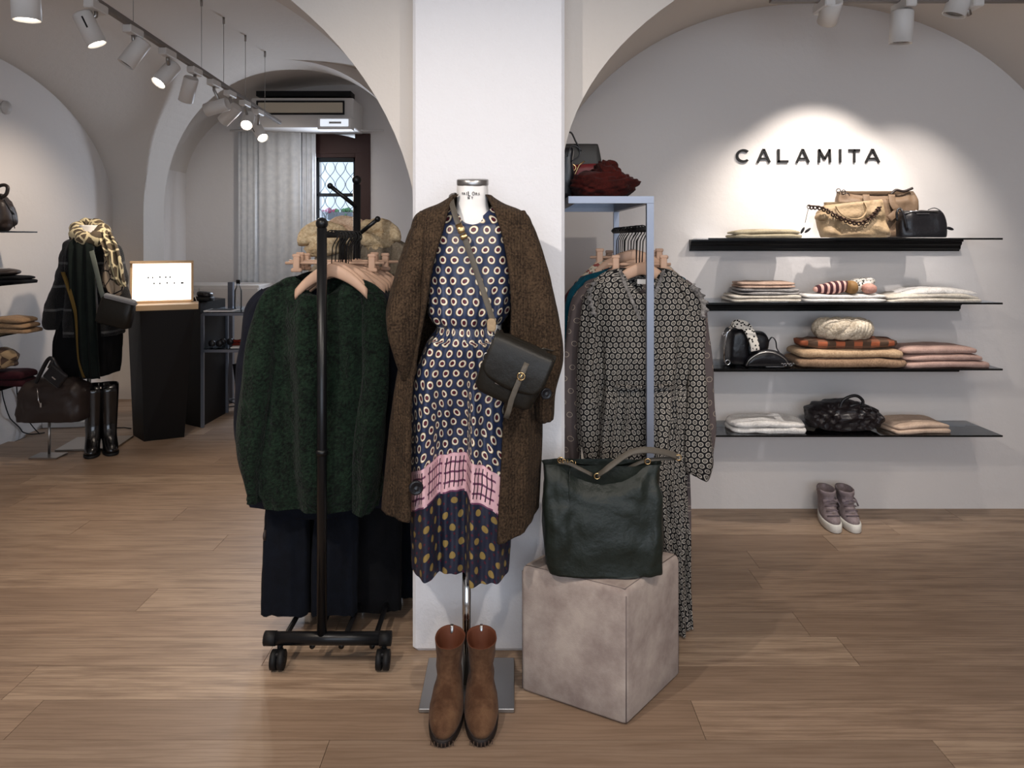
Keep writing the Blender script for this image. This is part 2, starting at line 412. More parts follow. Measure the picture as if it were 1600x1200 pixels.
# alcove vault behind the rear arch
mb = MB(); mb.loft([[Vector((-1.95-1.8*math.cos(pi*j/40), yy, 1.9+1.35*math.sin(pi*j/40)**.8)) for j in range(41)] for yy in (7.24, 8.5)], close=False)
structure('ceiling_alcove', mb, M['vault'], smooth=True)
# right bay: barrel vault onto the shelf wall
mb = MB(); mb.loft([[Vector((1.65-1.5*math.cos(pi*j/60), yy, 1.57+1.23*math.sin(pi*j/60))) for j in range(61)] for yy in (3.19, 3.5, 3.8, 4.09)], close=False)
structure('ceiling_right_vault', mb, M['vault'], smooth=True)
structure('ceiling', bx((-.28, -.15, 3.22), (6.94, 6.2, .06)), M['vault'])
structure('light_block_upper', bx((-.28, 5.75, 3.49), (6.94, 5.9, .08)), M['vault'])  # unseen slab added above the vaults to keep world light out
structure('wall_left', bx((XL-.06, 2.75, 1.6), (.12, 11.5, 3.4)), M['wall'])
structure('wall_right', bx((XR+.07, .7, 1.6), (.12, 7.2, 3.4)), M['wall'])
structure('wall_back_right', bx((1.67, 4.14, 1.55), (3.1, .12, 3.3)), M['wall'])
structure('wall_divider', bx((.14, 5.6, 1.6), (.1, 4.0, 3.4)), M['wall'])
# alcove back wall with the window niche
X0, X1, Z0, Z1, YB = W(494, 0, 8.4).x, W(579, 0, 8.4).x, .75, W(0, 209, 8.4).z, 8.4
mb = MB()
mb.box(((XL+X0)/2, YB+.12, 1.65), (X0-XL, .24, 3.5)); mb.box(((X1+.2)/2, YB+.12, 1.65), (.2-X1, .24, 3.5))
mb.box(((X0+X1)/2, YB+.12, Z0/2), (X1-X0, .24, Z0)); mb.box(((X0+X1)/2, YB+.12, (Z1+3.4)/2), (X1-X0, .24, 3.4-Z1))
structure('wall_rear', mb, M['wall'])
# wall behind the camera: piers, sill and lintel round the shop window
mb = MB(); yb = -3.06
mb.box((-2.9, yb, 1.6), (1.65, .12, 3.2)); mb.box((3.0, yb, 1.6), (.4, .12, 3.2)); mb.box((.4, yb, .3), (4.9, .12, .6)); mb.box((.4, yb, 3.03), (4.9, .12, .34))
structure('wall_front', mb, M['wall'])
# window in the alcove: dark timber lining with arched head, casement, leaded glass
wr = bpy.data.objects.new('window_1', None); COL.objects.link(wr); wr.location = (0, 0, 0); off[wr.name] = Vector(); wr['kind'] = 'structure'
mb = MB(); yw = YB+.03
cx = (X0+X1)/2
def wbar(mb, pa, pb, ya, yb_, D=8.4, th=.06, y=yw):
    a, b = W(pa, ya, D), W(pb, yb_, D); mb.box(((a.x+b.x)/2, y, (a.z+b.z)/2), (abs(b.x-a.x), th, abs(a.z-b.z)), bev=.004)
wbar(mb, 555, 579, 209, 470, th=.10); wbar(mb, 494, 556, 236, 246, th=.08)
mb2 = MB(); pts = []
# arched timber head
hd = MB(); k = 0
xs = [X0+(X1-X0)*i/10 for i in range(11)]
zt = [W(0, 208+16*(i/10)**2, 8.4).z for i in range(11)]
hd.loft([[Vector((x, yw-.056, z)) for x, z in zip(xs, zt)], [Vector((x, yw-.056, W(0, 240, 8.4).z)) for x in xs], [Vector((x, yw+.056, W(0, 240, 8.4).z)) for x in xs], [Vector((x, yw+.056, z)) for x, z in zip(xs, zt)]], close=False)
structure('window_head', hd, M['brownwood'], wr)
structure('window_frame', mb, M['brownwood'], wr)
mb = MB()
for a in ((494, 498, 246, 470), (552, 557, 246, 470), (494, 556, 246, 253), (494, 556, 302, 307)): wbar(mb, *a, th=.04, y=yw-.01)
structure('casement', mb, M['blackm'], wr)
mb = MB(); a, b = W(496, 250, 8.4), W(554, 470, 8.4)
mb.box(((a.x+b.x)/2, yw+.01, (a.z+b.z)/2), (b.x-a.x, .006, a.z-b.z)); structure('pane', mb, M['clear'], wr)
mb = MB()
for k in range(4):
    for s_ in (-1, 1):
        mb.tube([Vector((a.x+.02+.117*k+s_*.055*math.cos(2*pi*z_/.38*1.0), yw, b.z+z_)) for z_ in [i*.02 for i in range(int((a.z-b.z)/.02))]], .004, 5)
for v in mb.v: v.x = min(max(v.x, a.x), b.x)
structure('lead_lattice', mb, plain('lead_grey', '7c8288', .5), wr)
# street outside: pale facade with a flower box, a parked shape is left to blur
mb = MB(); mb.box((-2.0, 13.0, 1.6), (8, .3, 3.6)); fac = single('street_facade', mb, plain('pale_facade', 'e8ecf0', .8), 'pale house front across the street seen through the leaded window', 'building')
mb = MB(); mb.box((W(528, 0, 11).x, 11.0, W(0, 338, 11).z), (.46, .2, .12)); 
fb = thing('flower_box', (W(528, 0, 11).x, 11, W(0, 345, 11).z), 'flower box with pink blossom and green leaves outside the leaded window', 'planter')
part('box', mb, plain('grey_planter', '6a6e74', .7), fb)
mb = MB(); mg = MB()
for i in range(26):
    q = W(random.uniform(504, 552), random.uniform(328, 336), 11); (mb if q.x < W(526, 0, 11).x else mg).sph(q+Vector((0, random.uniform(-.1, .08), 0)), random.uniform(.02, .045), 8)
part('blossom', mb, plain('pink_blossom', 'a04868', .8), fb, kind='stuff'); part('leaves', mg, plain('leaf_green', '4d7a52', .8), fb, kind='stuff')
mb = MB(); zfb = W(0, 338, 11).z-.061; mb.box((0, 11, zfb/2), (9, .5, zfb)); single('street_wall', mb, plain('street_wall_grey', 'b8c0c8', .8), 'low grey wall outside the leaded window under the flower box', 'wall')

# ------------------------------------------------------------------ ceiling air unit, emergency light, curtains
def px_box(mb, x0, x1, y0, y1, D, th, bev=.004):
    a, b = W(x0, y0, D), W(x1, y1, D); mb.box(((a.x+b.x)/2, D+th/2, (a.z+b.z)/2), (b.x-a.x, th, a.z-b.z), bev=bev)
t = thing('air_conditioner', W(470, 186, 7.75), 'long ceiling hung air conditioner in the rear alcove with a cream louvre', 'air conditioner')
mb = MB(); px_box(mb, 392, 552, 153, 199, 7.75, .5, .01); part('housing', mb, M['whitep'], t)
mb = MB(); px_box(mb, 400, 538, 157, 179, 7.735, .02); part('recess', mb, M['blackm'], t)
mb = MB(); px_box(mb, 403, 535, 160, 176, 7.72, .03); part('louvre', mb, plain('cream_plastic', 'c8bca8', .5), t)
mb = MB(); px_box(mb, 400, 548, 142, 150, 7.9, .2, .002); part('ceiling_bracket', mb, M['blackm'], t)
t = thing('emergency_light', W(522, 200, 7.6), 'small rectangular emergency light below the air conditioner', 'light')
mb = MB(); px_box(mb, 496, 549, 184, 202, 7.60, .14); part('housing', mb, M['whitep'], t)
mb = MB(); px_box(mb, 500, 544, 186, 197, 7.59, .012); part('diffuser', mb, emit('pale_diffuser', 'dfe6f0', .9), t)
mb = MB(); px_box(mb, 514, 533, 190, 193, 7.583, .006, 0); part('arrow_mark', mb, M['steel'], t)
cur = fabric('curtain_white', 'dcdcdc', 'c8cacd', 400, .2)
for nm, x0, x1, D, lb in (('panel_curtain', 404, 470, 8.1, 'wide pale panel curtain hanging left of the leaded window'), ('panel_curtain', 468, 493, 8.16, 'narrow pale panel curtain right beside the leaded window'), ('panel_curtain', 372, 405, 8.18, 'pale panel curtain hanging furthest from the leaded window')):
    mb = MB(); a, b = W(x0, 205, D), W(x1, 470, D); nn = 24
    mb.loft([[Vector((a.x+(b.x-a.x)*i/nn, D+.012*math.sin(i*.9), z)) for i in range(nn+1)]+[Vector((a.x+(b.x-a.x)*i/nn, D+.008+.012*math.sin(i*.9), z)) for i in range(nn, -1, -1)] for z in (b.z-.4, a.z+.05)], cap0=True, cap1=True)
    o = single(nm, mb, cur, lb, 'curtain')
mb = MB(); mb.tube([Vector((W(360, 0, 8.15).x, 8.14, W(0, 204, 8.15).z)), Vector((W(600, 0, 8.15).x, 8.14, W(0, 204, 8.15).z+.0))], .012); single('curtain_rail', mb, M['whitep'], 'thin white curtain rail under the air conditioner', 'rail')
mb = MB(); Mx = Matrix.Translation((XL+.0, W(0, 168, 5.40).y, W(0, 168, 5.40).z)) @ Matrix.Rotation(pi/2, 4, 'Y')
mb.lathe([(.05, 0), (.05, .015), (.035, .022), (.034, .03), (.0, .031)], M=Mx, n=20); single('smoke_detector', mb, M['whitep'], 'small round white detector on the upper left wall', 'detector')

# ------------------------------------------------------------------ ceiling tracks and spotlights
M['trackgrey'] = plain('grey_track', '7c746e', .5)
def track(p0, p1, wires, label, cat_='track'):
    p0, p1 = Vector(p0), Vector(p1); c = (p0+p1)/2; t = thing('lighting_track', c, label, cat_)
    mb = MB(); mb.band([p0, p1], .034, .03, (p1-p0).cross(Vector((0, 0, 1)))); part('rail', mb, M['trackgrey'], t, smooth=False)
    for f, zt in wires:
        q = p0.lerp(p1, f); mb = MB(); mb.tube([q, Vector((q.x, q.y, zt))], .0022, 6); mb.tube([Vector((q.x, q.y, zt-.05)), Vector((q.x, q.y, zt))], .009, 8); part('suspension_wire', mb, M['steel'], t)
    return t
ta, tb = W(150, 2, 3.75), W(437, 192, 7.0)
track(ta+Vector((0, 0, 0)), tb, [(f, max(zA(ta.lerp(tb, f).x), zB(ta.lerp(tb, f).y, ta.lerp(tb, f).x))+.0) for f in (.12, .42, .55, .7, .86)], 'long lighting track hung on wires under the left vault')
r0, r1 = Vector((1.2, 3.42, 2.61)), Vector((2.5, 3.42, 2.61))
track(r0, r1, [(.2, 2.795), (.7, 2.765)], 'lighting track under the right vault above the shelves')
l0, l1 = Vector((-1.75, 2.92, 2.52)), Vector((-2.6, 2.92, 2.52))
track(l0, l1, [(.1, 2.66), (.9, 2.56)], 'lighting track under the left arch nearest the camera')

def spotlight(head, aim, top, lit, label, r=.046, L=.17, power=0, angle=50, color=WARM, group=None):
    """head = centre of lens, aim = direction of the beam, top = point on the track"""
    head, aim, top = Vector(head), Vector(aim).normalized(), Vector(top)
    t = thing('track_spotlight', top, label, 'spotlight', group)
    mb = MB(); back = head-aim*L; q = aim.to_track_quat('Z', 'Y').to_matrix().to_4x4(); Mx = Matrix.Translation(back) @ q
    mb.lathe([(0, .004), (r*.8, .003), (r*.92, 0), (r, .008), (r, L), (r*.93, L), (r*.9, L-.018), (0, L-.018)], M=Mx, n=24); lbd = part('lamp_body', mb, M['white'], t)
    mb = MB(); mb.lathe([(0, L-.016), (r*.86, L-.014), (r*.7, L-.008), (0, L-.006)], M=Mx, n=20); part('lens', mb, M['lampon'] if lit else M['lampoff'], lbd)
    mb = MB(); mb.box(top+Vector((0, 0, -.03)), (.05, .15, .045), bev=.006); mb.box(top+Vector((0, .02, -.008)), (.03, .08, .02)); part('adapter', mb, M['white'], t, smooth=False)
    mid = head-aim*L*.72; mb = MB(); mb.tube([top+Vector((0, 0, -.04)), top+Vector((0, 0, -.075)), mid], .011, 8); part('swivel_arm', mb, M['steel'], t)
    sl = MB(); sd = aim.cross(Vector((0, 0, 1))).normalized(); sl.band([back+sd*r+aim*.03, back+sd*r+aim*.09], .008, .002, aim.cross(sd)); part('cooling_slot', sl, M['blackm'], lbd)
    if lit and power: 
        l = lamp('SPOT', head+aim*.012, head+aim, power, color, .03, angle=angle, blend=.6)
    return t
def tp(px, py):     # the point of the left track above an image column
    best = min((abs(W(0, 0, 1).x*0+(800+ta.lerp(tb, f/400).x*F/ta.lerp(tb, f/400).y)-px), f/400) for f in range(401))[1]; return ta.lerp(tb, best)
specs = [  # lens px, py, column of the track mount, direction, lit, power, angle, label
 (152, 70, 135, (.35, .1, -.8), 1, 40, 75, 'lit spotlight nearest the camera on the long left track'),
 (196, 101, 208, (-.45, -.25, -.8), 0, 0, 0, 'unlit spotlight second along the long left track tilted left'),
 (247, 130, 262, (-.35, -.5, -.75), 1, 35, 75, 'lit spotlight third along the long left track facing the camera'),
 (290, 158, 305, (-.35, .3, -.8), 0, 0, 0, 'unlit spotlight fourth along the long left track with open ring back'),
 (322, 172, 334, (-.95, .1, -.25), 0, 0, 0, 'spotlight lying almost level on the long left track'),
 (348, 190, 360, (-.7, .2, -.6), 0, 0, 0, 'spotlight sixth along the long left track turned to the left wall'),
 (385, 196, 383, (.15, -.8, -.6), 1, 32, 80, 'brightly lit spotlight near the far end of the long left track'),
 (411, 216, 404, (.55, -.5, -.7), 1, 32, 80, 'lit spotlight at the far end of the long left track')]
for px, py, tc_, aim, lit, pw, an, lb in specs:
    top = tp(tc_, 0); h = W(px, py, top.y); spotlight(h, aim, top, lit, lb, .048, .17, pw, an)
lamp('SPOT', (-2.3, 5.0, 2.5), (-3.7, 5.45, 1.15), 75, WARM, .03, angle=80, blend=.8)
lamp('SPOT', (-2.1, 4.4, 2.5), (-2.9, 5.3, .5), 30, WARM, .03, angle=60, blend=.7)
spotlight(W(42, 32, 2.92), (.02, .05, -1), (-1.93, 2.92, 2.52), 1, 'large lit spotlight hanging nearest at the top left', .052, .19, 35, 85)
spotlight(W(1407, 68, 3.42), (-.03, .06, -1), (W(1412, 0, 3.42).x, 3.42, 2.61), 0, 'white spotlight pointing straight down above the shelf wall', .05, .15)
spotlight(W(1490, 24, 3.42), (-.25, .1, -.8), (W(1515, 0, 3.42).x, 3.42, 2.61), 0, 'white spotlight tilted left at the top right corner', .05, .15)
spotlight((1.48, 3.46, 2.515), (.1, 1, -.85), (1.45, 3.42, 2.61), 0, 'spotlight on the right track turned to the shelf wall just above the picture', .045, .12)
# ------------------------------------------------------------------ materials of the clothes
def dress_mat():
    g = G('navy_ring_print'); nn = g.n('ShaderNodeTexNoise', {'Scale': 11, 'Detail': 2}); g.put(nn.inputs['Vector'], g.tc.outputs['Object'])
    va = g.n('ShaderNodeVectorMath', operation='MULTIPLY_ADD'); g.put(va.inputs[0], nn.outputs[1]); va.inputs[1].default_value = (.018, .013, 0); g.put(va.inputs[2], g.tc.outputs['UV'])
    d, _, _, fu, fv = dots(g, .041, .033, va.outputs[0]); x = g.n('ShaderNodeSeparateXYZ'); g.put(x.inputs[0], g.tc.outputs['UV']); u, v = x.outputs[0], x.outputs[1]
    silk = g.noise(6); base = g.mix(g.math('MULTIPLY', silk, .6), lin('232b44'), lin('34405f'))
    c = g.mix(less(g, d, .0140), base, lin('14141c')); c = g.mix(less(g, d, .0128), c, lin('b8a27c')); c = g.mix(less(g, d, .0112), c, lin('e6dcc8')); c = g.mix(less(g, d, .0072), c, lin('2a1a20')); c = g.mix(less(g, d, .0060), c, lin('541c28'))
    # lower border: mustard spots on dark navy with small red ones
    d2, _, _, _, _ = dots(g, .062, .045, va.outputs[0]); d3, _, _, _, _ = dots(g, .031, .021)
    lo = g.mix(less(g, d3, .0042), lin('1f2334'), lin('4a1c2a')); lo = g.mix(less(g, d2, .0115), lo, lin('8a7340'))
    # pink band with bars
    fb = g.math('FRACT', g.math('DIVIDE', u, .0165)); bar = g.math('MULTIPLY', less(g, fb, .26), g.math('MULTIPLY', less(g, v, .788), g.math('GREATER_THAN', v, .688)))
    h = less(g, g.math('ABSOLUTE', g.math('SUBTRACT', g.math('FRACT', g.math('DIVIDE', g.math('SUBTRACT', v, .690), .032)), .5)), .11)
    gap = g.math('GREATER_THAN', g.math('FRACT', g.math('DIVIDE', u, .099)), .12)
    pk = g.mix(g.math('MULTIPLY', h, gap), lin('dcb2b8'), lin('6c3c58')); pk = g.mix(g.math('MULTIPLY', bar, gap), pk, lin('2c1a28'))
    c = g.mix(less(g, v, .800), c, pk); c = g.mix(less(g, v, .672), c, lo)
    return g.done(c, .42, 0, g.bump(g.noise(25), .25, .01), sheen=.1, spec=.4)
M['dress'] = dress_mat()
def ringprint(name, su, sv, base, ring, ro, ri, dot=None, rd=0, base2=None):
    g = G(name); d, u, v, _, _ = dots(g, su, sv)
    c = lin(base)
    if base2: c = g.mix(g.noise(30), lin(base), lin(base2))
    c = g.mix(less(g, d, ro), c, lin(ring)); c = g.mix(less(g, d, ri), c, lin(base))
    if dot: c = g.mix(less(g, d, rd), c, lin(dot))
    return g.done(c, .7, 0, g.bump(g.noise(30), .2, .01), spec=.2)
M['ringdress'] = ringprint('black_cream_ring_print', .0235, .0205, '0f0e10', '9c958c', .0090, .0054, '77716b', .0030)
M['taupedots'] = ringprint('taupe_ring_print', .05, .046, '5b5150', 'a89a8a', .0105, .0085)
def spotty():
    g = G('spotted_viscose'); v = g.n('ShaderNodeTexVoronoi', {'Scale': 62}); g.put(v.inputs['Vector'], g.tc.outputs['Object'])
    c = g.mix(less(g, v.outputs[0], .34), lin('b0a492'), lin('2b2826')); n2 = g.noise(55, detail=0)
    c = g.mix(g.math('GREATER_THAN', n2, .60), c, lin('7d3a34')); return g.done(c, .8)
M['spotty'] = spotty()
M['cardigan'] = fabric('brown_boucle_knit', '4b3b2c', '271d15', 150, 1., .1, rib=34, mott=.75, dist=.004)
M['green'] = fabric('dark_green_mohair', '18281c', '060c08', 95, 1., .35, mott=.6, dist=.012)
M['navy'] = fabric('navy_wool', '191b26', '101118', 300, .3, .1)
M['blackc'] = fabric('black_cloth', '111114', '09090b', 300, .3, .06)
M['navyc'] = fabric('dark_navy_twill', '0f131c', '090b11', 300, .3, .06)
M['grey'] = fabric('grey_green_wool', '4a4c48', '343633', 260, .4, .2)
M['char'] = fabric('charcoal_wool', '2b2b2e', '1c1c1f', 260, .4, .15)
M['teal'] = fabric('teal_wool', '0c4a5c', '083644', 260, .3, .15)
M['emerald'] = fabric('emerald_cloth', '0c5a44', '084030', 260, .3, .15)
M['rust'] = fabric('rust_wool', '43110c', '250a07', 220, .6, .3)
M['maroon'] = fabric('maroon_cloth', '4a2026', '30141a', 260, .3, .15)
M['fleece'] = fabric('cream_shearling', 'e0cba8', 'b89e7a', 90, 1., .4, dist=.01)
M['pinkfleece'] = fabric('pale_pink_fleece', 'ecd2ba', 'c8aa90', 90, 1., .4, dist=.01)
M['taupec'] = fabric('taupe_suede_coat', '8d8272', '6a6054', 120, .3, .2)
M['cream'] = fabric('cream_knit', 'dad2c6', 'b8afa2', 160, .7, .3)
M['white_knit'] = fabric('white_fuzzy_knit', 'e2deda', 'c4c0bc', 140, .8, .4)
M['pinkbeige'] = fabric('pink_beige_knit', 'c6aa98', 'a68c7c', 150, .7, .3)
M['pink'] = fabric('dusty_pink_knit', 'c4a498', 'a88a80', 200, .4, .3)
M['greyknit'] = fabric('grey_marl_knit', 'a8a4a2', '87827f', 130, .9, .3)
M['tan'] = fabric('tan_wool', 'a08468', '82684e', 200, .5, .3)
M['khaki'] = fabric('khaki_beige_knit', 'b5a98f', '978b74', 200, .4, .3)
M['burg'] = fabric('burgundy_wool', '3a141c', '250c12', 220, .5, .2)
M['darkgreen_l'] = leather('dark_green_leather', '141915', .46, 300, .6, '222a24', 9)
M['strapleather'] = leather('grey_brown_leather', '4a443c', .5)
M['saddle'] = leather('olive_black_leather', '15130f', .42, 400, .25, '24201a', 10)
M['blackl'] = leather('black_leather', '131215', .3, 300, .4, '232226', 12, coat=.1)
M['brownl'] = leather('dark_brown_leather', '2a2220', .42, 300, .3, '3a302c', 8)
M['tanl'] = leather('tan_leather', '8c755a', .6, 260, .7, 'b39c7a', 14)
M['taupel'] = leather('taupe_brown_leather', '6b5644', .55, 260, .5, '806a54', 10)
M['redl'] = leather('dark_red_leather', '6a1e22', .4, 260, .3)
def suede(name, a, b, s=6):
    g = G(name); n1 = g.noise(s, detail=5, rough=.65); n2 = g.noise(300, detail=2)
    c = g.mix(g.ramp(n1, [(.35, (0, 0, 0, 1)), (.62, (1, 1, 1, 1))]), lin(a), lin(b)); return g.done(c, .9, 0, g.bump(n2, .35, .002, g.bump(n1, .2, .01)), sheen=.35, spec=.15)
M['suede'] = suede('brown_suede', '442c1d', '664a35', 14); M['velvet'] = suede('greige_velvet', '8c7d76', 'aea096', 6.5)
M['greysuede'] = suede('grey_suede', '7a6c68', '94868a', 25)
M['mann'] = plain('mannequin_white', 'ece8e4', .5)

def straight(rows): return rows
# ------------------------------------------------------------------ pouf and tote
t = thing('pouf', (.32, 2.4, 0), 'cube pouf in greige velvet carrying the green tote', 'pouf')
A, B, C_ = Vector((.352, 2.258, 0)), Vector((.030, 2.438, 0)), Vector((.575, 2.525, 0)); Dd = B+C_-A
def pouf_ring(z, inset, bul=0):
    base = [A, C_, Dd, B]; cen = sum(base, Vector())/4; out = []
    for i in range(4):
        p, q, r = base[i-1], base[i], base[(i+1) % 4]
        rad = .015; q2 = q+(cen-q).normalized()*inset*1.3
        a = q2+(p-q).normalized()*rad; b = q2+(r-q).normalized()*rad
        for k in range(5):
            s_ = k/4; out.append((a*(1-s_)**2+q2*2*s_*(1-s_)+b*s_*s_)+Vector((0, 0, z)))
        nb = base[(i+1) % 4]; nb2 = nb+(cen-nb).normalized()*inset*1.3+(q-nb).normalized()*rad
        mid = (b+nb2)/2; out.append(Vector((mid.x, mid.y, z))+(mid-cen).normalized()*bul)
    return out
mb = MB(); HH = .418
mb.loft([pouf_ring(.004, .006), pouf_ring(.012, 0), pouf_ring(.12, 0, .002), pouf_ring(.3, 0, .002), pouf_ring(HH-.022, 0), pouf_ring(HH-.009, .003), pouf_ring(HH-.002, .010), pouf_ring(HH, .022), pouf_ring(HH+.003, .12)], cap0=True, cap1=True)
part('cushion', mb, M['velvet'], t)
mb = MB(); sm_ = M['velvet']
for P_ in (A, B, C_):
    cen = (A+B+C_+Dd)/4; q = P_+(cen-P_).normalized()*.0052; mb.tube([q+Vector((0, 0, .01)), q+Vector((0, 0, .2)), q+Vector((0, 0, HH-.02))], .0018, 6)
for P_, Q_ in ((A, B), (A, C_)):
    cen = (A+B+C_+Dd)/4; a = P_+(cen-P_).normalized()*.016; b = Q_+(cen-Q_).normalized()*.016; mb.tube([a+Vector((0, 0, HH-.003)), (a+b)/2+Vector((0, -.0, HH-.002)), b+Vector((0, 0, HH-.003))], .0022, 6)
part('seam_piping', mb, plain('greige_piping', '6c605c', .9), t)

DB = 2.42
t = thing('tote_bag', W(946, 892, DB), 'large soft dark green leather tote slouching on the velvet pouf', 'bag')
mb = MB(); zt0 = HH+.006
def tote_fx(x, y, z, c, q, t_, cx, hw, DD):
    y += .012*nz(x*9, z*9, 4)+(.010*nz(x*22, z*16, 7) if q < 0 else 0)
    x += .006*nz(z*9, q*2, 2)
    return x, y
rows_ = [(896, 862, 1028, .070), (892, 857, 1031, .082), (870, 853, 1033, .088), (830, 849, 1034, .09), (790, 847, 1033, .082), (768, 848, 1034, .076), (745, 850, 1026, .062), (730, 849, 1030, .048), (722, 847, 1035, .036)]
R_ = mb.body(rows_, DB, n=96, sub=5, e=.42, wr=.004, fx=tote_fx, cap0=True)
# the mouth sags in the middle
for i, v in enumerate(mb.v):
    s_ = (v.x-(W(940, 0, DB).x))/.155; zt = W(0, 722, DB).z
    w = sm(W(0, 800, DB).z, zt, v.z); v.z -= w*.052*max(0, 1-s_*s_*1.15)*(1 if v.y < DB else .35)
    v.y -= -.016*w*max(0, 1-abs(s_))*(1 if v.y < DB else -1)
top = R_[-1]
mb.loft([[p.copy() for p in top], [DBc+(p-DBc)*.97+Vector((0, 0, -.01)) for p in top for DBc in (Vector((W(941, 0, DB).x, DB, p.z)),)], [Vector((W(941, 0, DB).x+(p.x-W(941, 0, DB).x)*.93, DB+(p.y-DB)*.8, W(0, 800, DB).z)) for p in top]], cap1=True)
for v in mb.v: v.z = max(v.z, HH+.0045)
part('body', mb, M['darkgreen_l'], t)
mb = MB()
for sx in (0,):
    gx = W(884, 0, DB).x; mb.tube([Vector((gx-.004*math.sin(i*.8)-(i/12)*.012*-1, DB-.074+.006*(i/12)+(.028 if i > 9 else 0)*(i-9)/3, HH+.02+i/12*(.33))) for i in range(13)], .0022, 6)
gx = W(1010, 0, DB).x
part('seam_piping', mb, M['darkgreen_l'], t)
mb = MB(); hp = [W(934, 742, DB-.05), W(945, 735, DB-.06), W(962, 722, DB-.055), W(985, 707, DB-.05), W(1010, 703, DB-.045), W(1040, 707, DB-.03), W(1058, 713, DB-.02)]
hp = [Vector(p) for p in cat([tuple(p) for p in hp], 4)]
mb.band(hp, .020, .004, (.35, .55, .75)); part('shoulder_strap', mb, M['strapleather'], t)
mb = MB(); hp2 = [Vector(p) for p in cat([tuple(W(*q)) for q in ((872, 722, DB-.03), (888, 724, DB-.045), (905, 732, DB-.055), (925, 742, DB-.05))], 4)]
mb.band(hp2, .012, .004, (0, .6, .8)); hp3 = [Vector(p) for p in cat([tuple(W(*q)) for q in ((960, 745, DB-.02), (985, 730, DB-.02), (1012, 719, DB-.02), (1055, 716, DB-.012))], 4)]; mb.band(hp3, .012, .004, (0, .6, .8))
part('top_handle', mb, M['strapleather'], t)
mb = MB()
for q in ((933, 744, .052), (1060, 715, .02), (876, 719, .035), (1012, 721, .03)):
    mb = MB(); mb.torus(W(q[0], q[1], DB-q[2]), .009, .0022, 'y', 14, 6); part('metal_ring', mb, M['gold'], t)
mb = MB()
for k in range(5): mb.torus(W(875+6*k, 719+1.2*k, DB-.04), .006, .0016, 'y' if k % 2 else 'x', 10, 5)
part('chain', mb, M['gold'], t)

# ------------------------------------------------------------------ the main tailor's dummy
DM = 2.46
t = thing('mannequin', (W(728, 0, DM).x, DM, 0), "white tailor's dummy with steel neck cap in front of the pillar", 'mannequin')
mb = MB()
mb.body([(284, 715, 762, .050), (295, 714, 763, .051), (318, 714, 763, .053), (332, 710, 768, .058), (345, 696, 782, .072), (358, 676, 800, .09), (400, 676, 798, .105), (500, 690, 784, .09), (560, 688, 788, .085), (600, 700, 780, .06)], DM, n=56, sub=5, e=.95, cap0=True, cap1=True)
part('torso', mb, M['mann'], t)
mb = MB(); cp = W(738.5, 285, DM); Mx = Matrix.Translation(cp) @ Matrix.Rotation(math.radians(7), 4, 'X')
mb.lathe([(0, -.012), (.0525, -.010), (.0535, -.008), (.0535, .008), (.051, .0105), (0, .012)], M=Mx, n=40); part('neck_cap', mb, M['steel'], t)
mb = MB(); xp = W(729, 0, DM).x
mb.tube([(xp, DM, .45), (xp, DM, .76)], .0105, 16); part('upper_pole', mb, M['steel'], t)
mb = MB(); mb.tube([(xp, DM, .012), (xp, DM, .44)], .0145, 16); mb.lathe([(.0175, 0), (.0175, .018)], (xp, DM, .425), 18); lp = part('lower_pole', mb, M['chrome'], t)
mb = MB(); mb.tube([(xp+.012, DM-.004, .405), (xp+.034, DM-.008, .405)], .004, 8); mb.tube([(xp+.026, DM-.008, .405), (xp+.038, DM-.009, .405)], .0115, 14); part('clamp_knob', mb, M['blackm'], lp)
mb = MB(); a, b = W(654, 0, 2.325).x, W(804, 0, 2.325).x; mb.box(((a+b)/2, 2.465, .0075), (b-a, .285, .013), bev=.002); part('base_plate', mb, M['steel'], t, smooth=False)
# printed lettering on the neck: partly legible, large L and O, smaller letters round them
F_ = {'L': [((0, 1), (0, 0)), ((0, 0), (.6, 0))], 'O': [((.5+.42*math.cos(a), .5+.5*math.sin(a)) , (.5+.42*math.cos(a+.7), .5+.5*math.sin(a+.7))) for a in [i*.6981 for i in range(9)]],
      'A': [((0, 0), (.4, 1)), ((.4, 1), (.8, 0)), ((.15, .35), (.65, .35))], 'I': [((.2, 0), (.2, 1))], 'N': [((0, 0), (0, 1)), ((0, 1), (.7, 0)), ((.7, 0), (.7, 1))], 'Y': [((0, 1), (.35, .5)), ((.7, 1), (.35, .5)), ((.35, .5), (.35, 0))],
      'T': [((0, 1), (.8, 1)), ((.4, 1), (.4, 0))], 'R': [((0, 0), (0, 1)), ((0, 1), (.5, .95)), ((.5, .95), (.55, .6)), ((.55, .6), (0, .5)), ((.2, .5), (.65, 0))], 'S': [((.6, .9), (.1, .9)), ((.1, .9), (.1, .5)), ((.1, .5), (.6, .45)), ((.6, .45), (.6, .05)), ((.6, .05), (0, .05))], 'M': [((0, 0), (.05, 1)), ((.05, 1), (.45, .2)), ((.45, .2), (.85, 1)), ((.85, 1), (.9, 0))]}
mb = MB(); cN = Vector((W(738.5, 0, DM).x, DM, 0))
def neckpt(pxx, pyy):
    x = W(pxx, 0, DM-.05).x; dx = max(-.99, min(.99, (x-cN.x)/.0524)); return Vector((x, DM-.0535*math.sqrt(1-dx*dx)**.95-.0012, W(0, pyy, DM-.05).z))
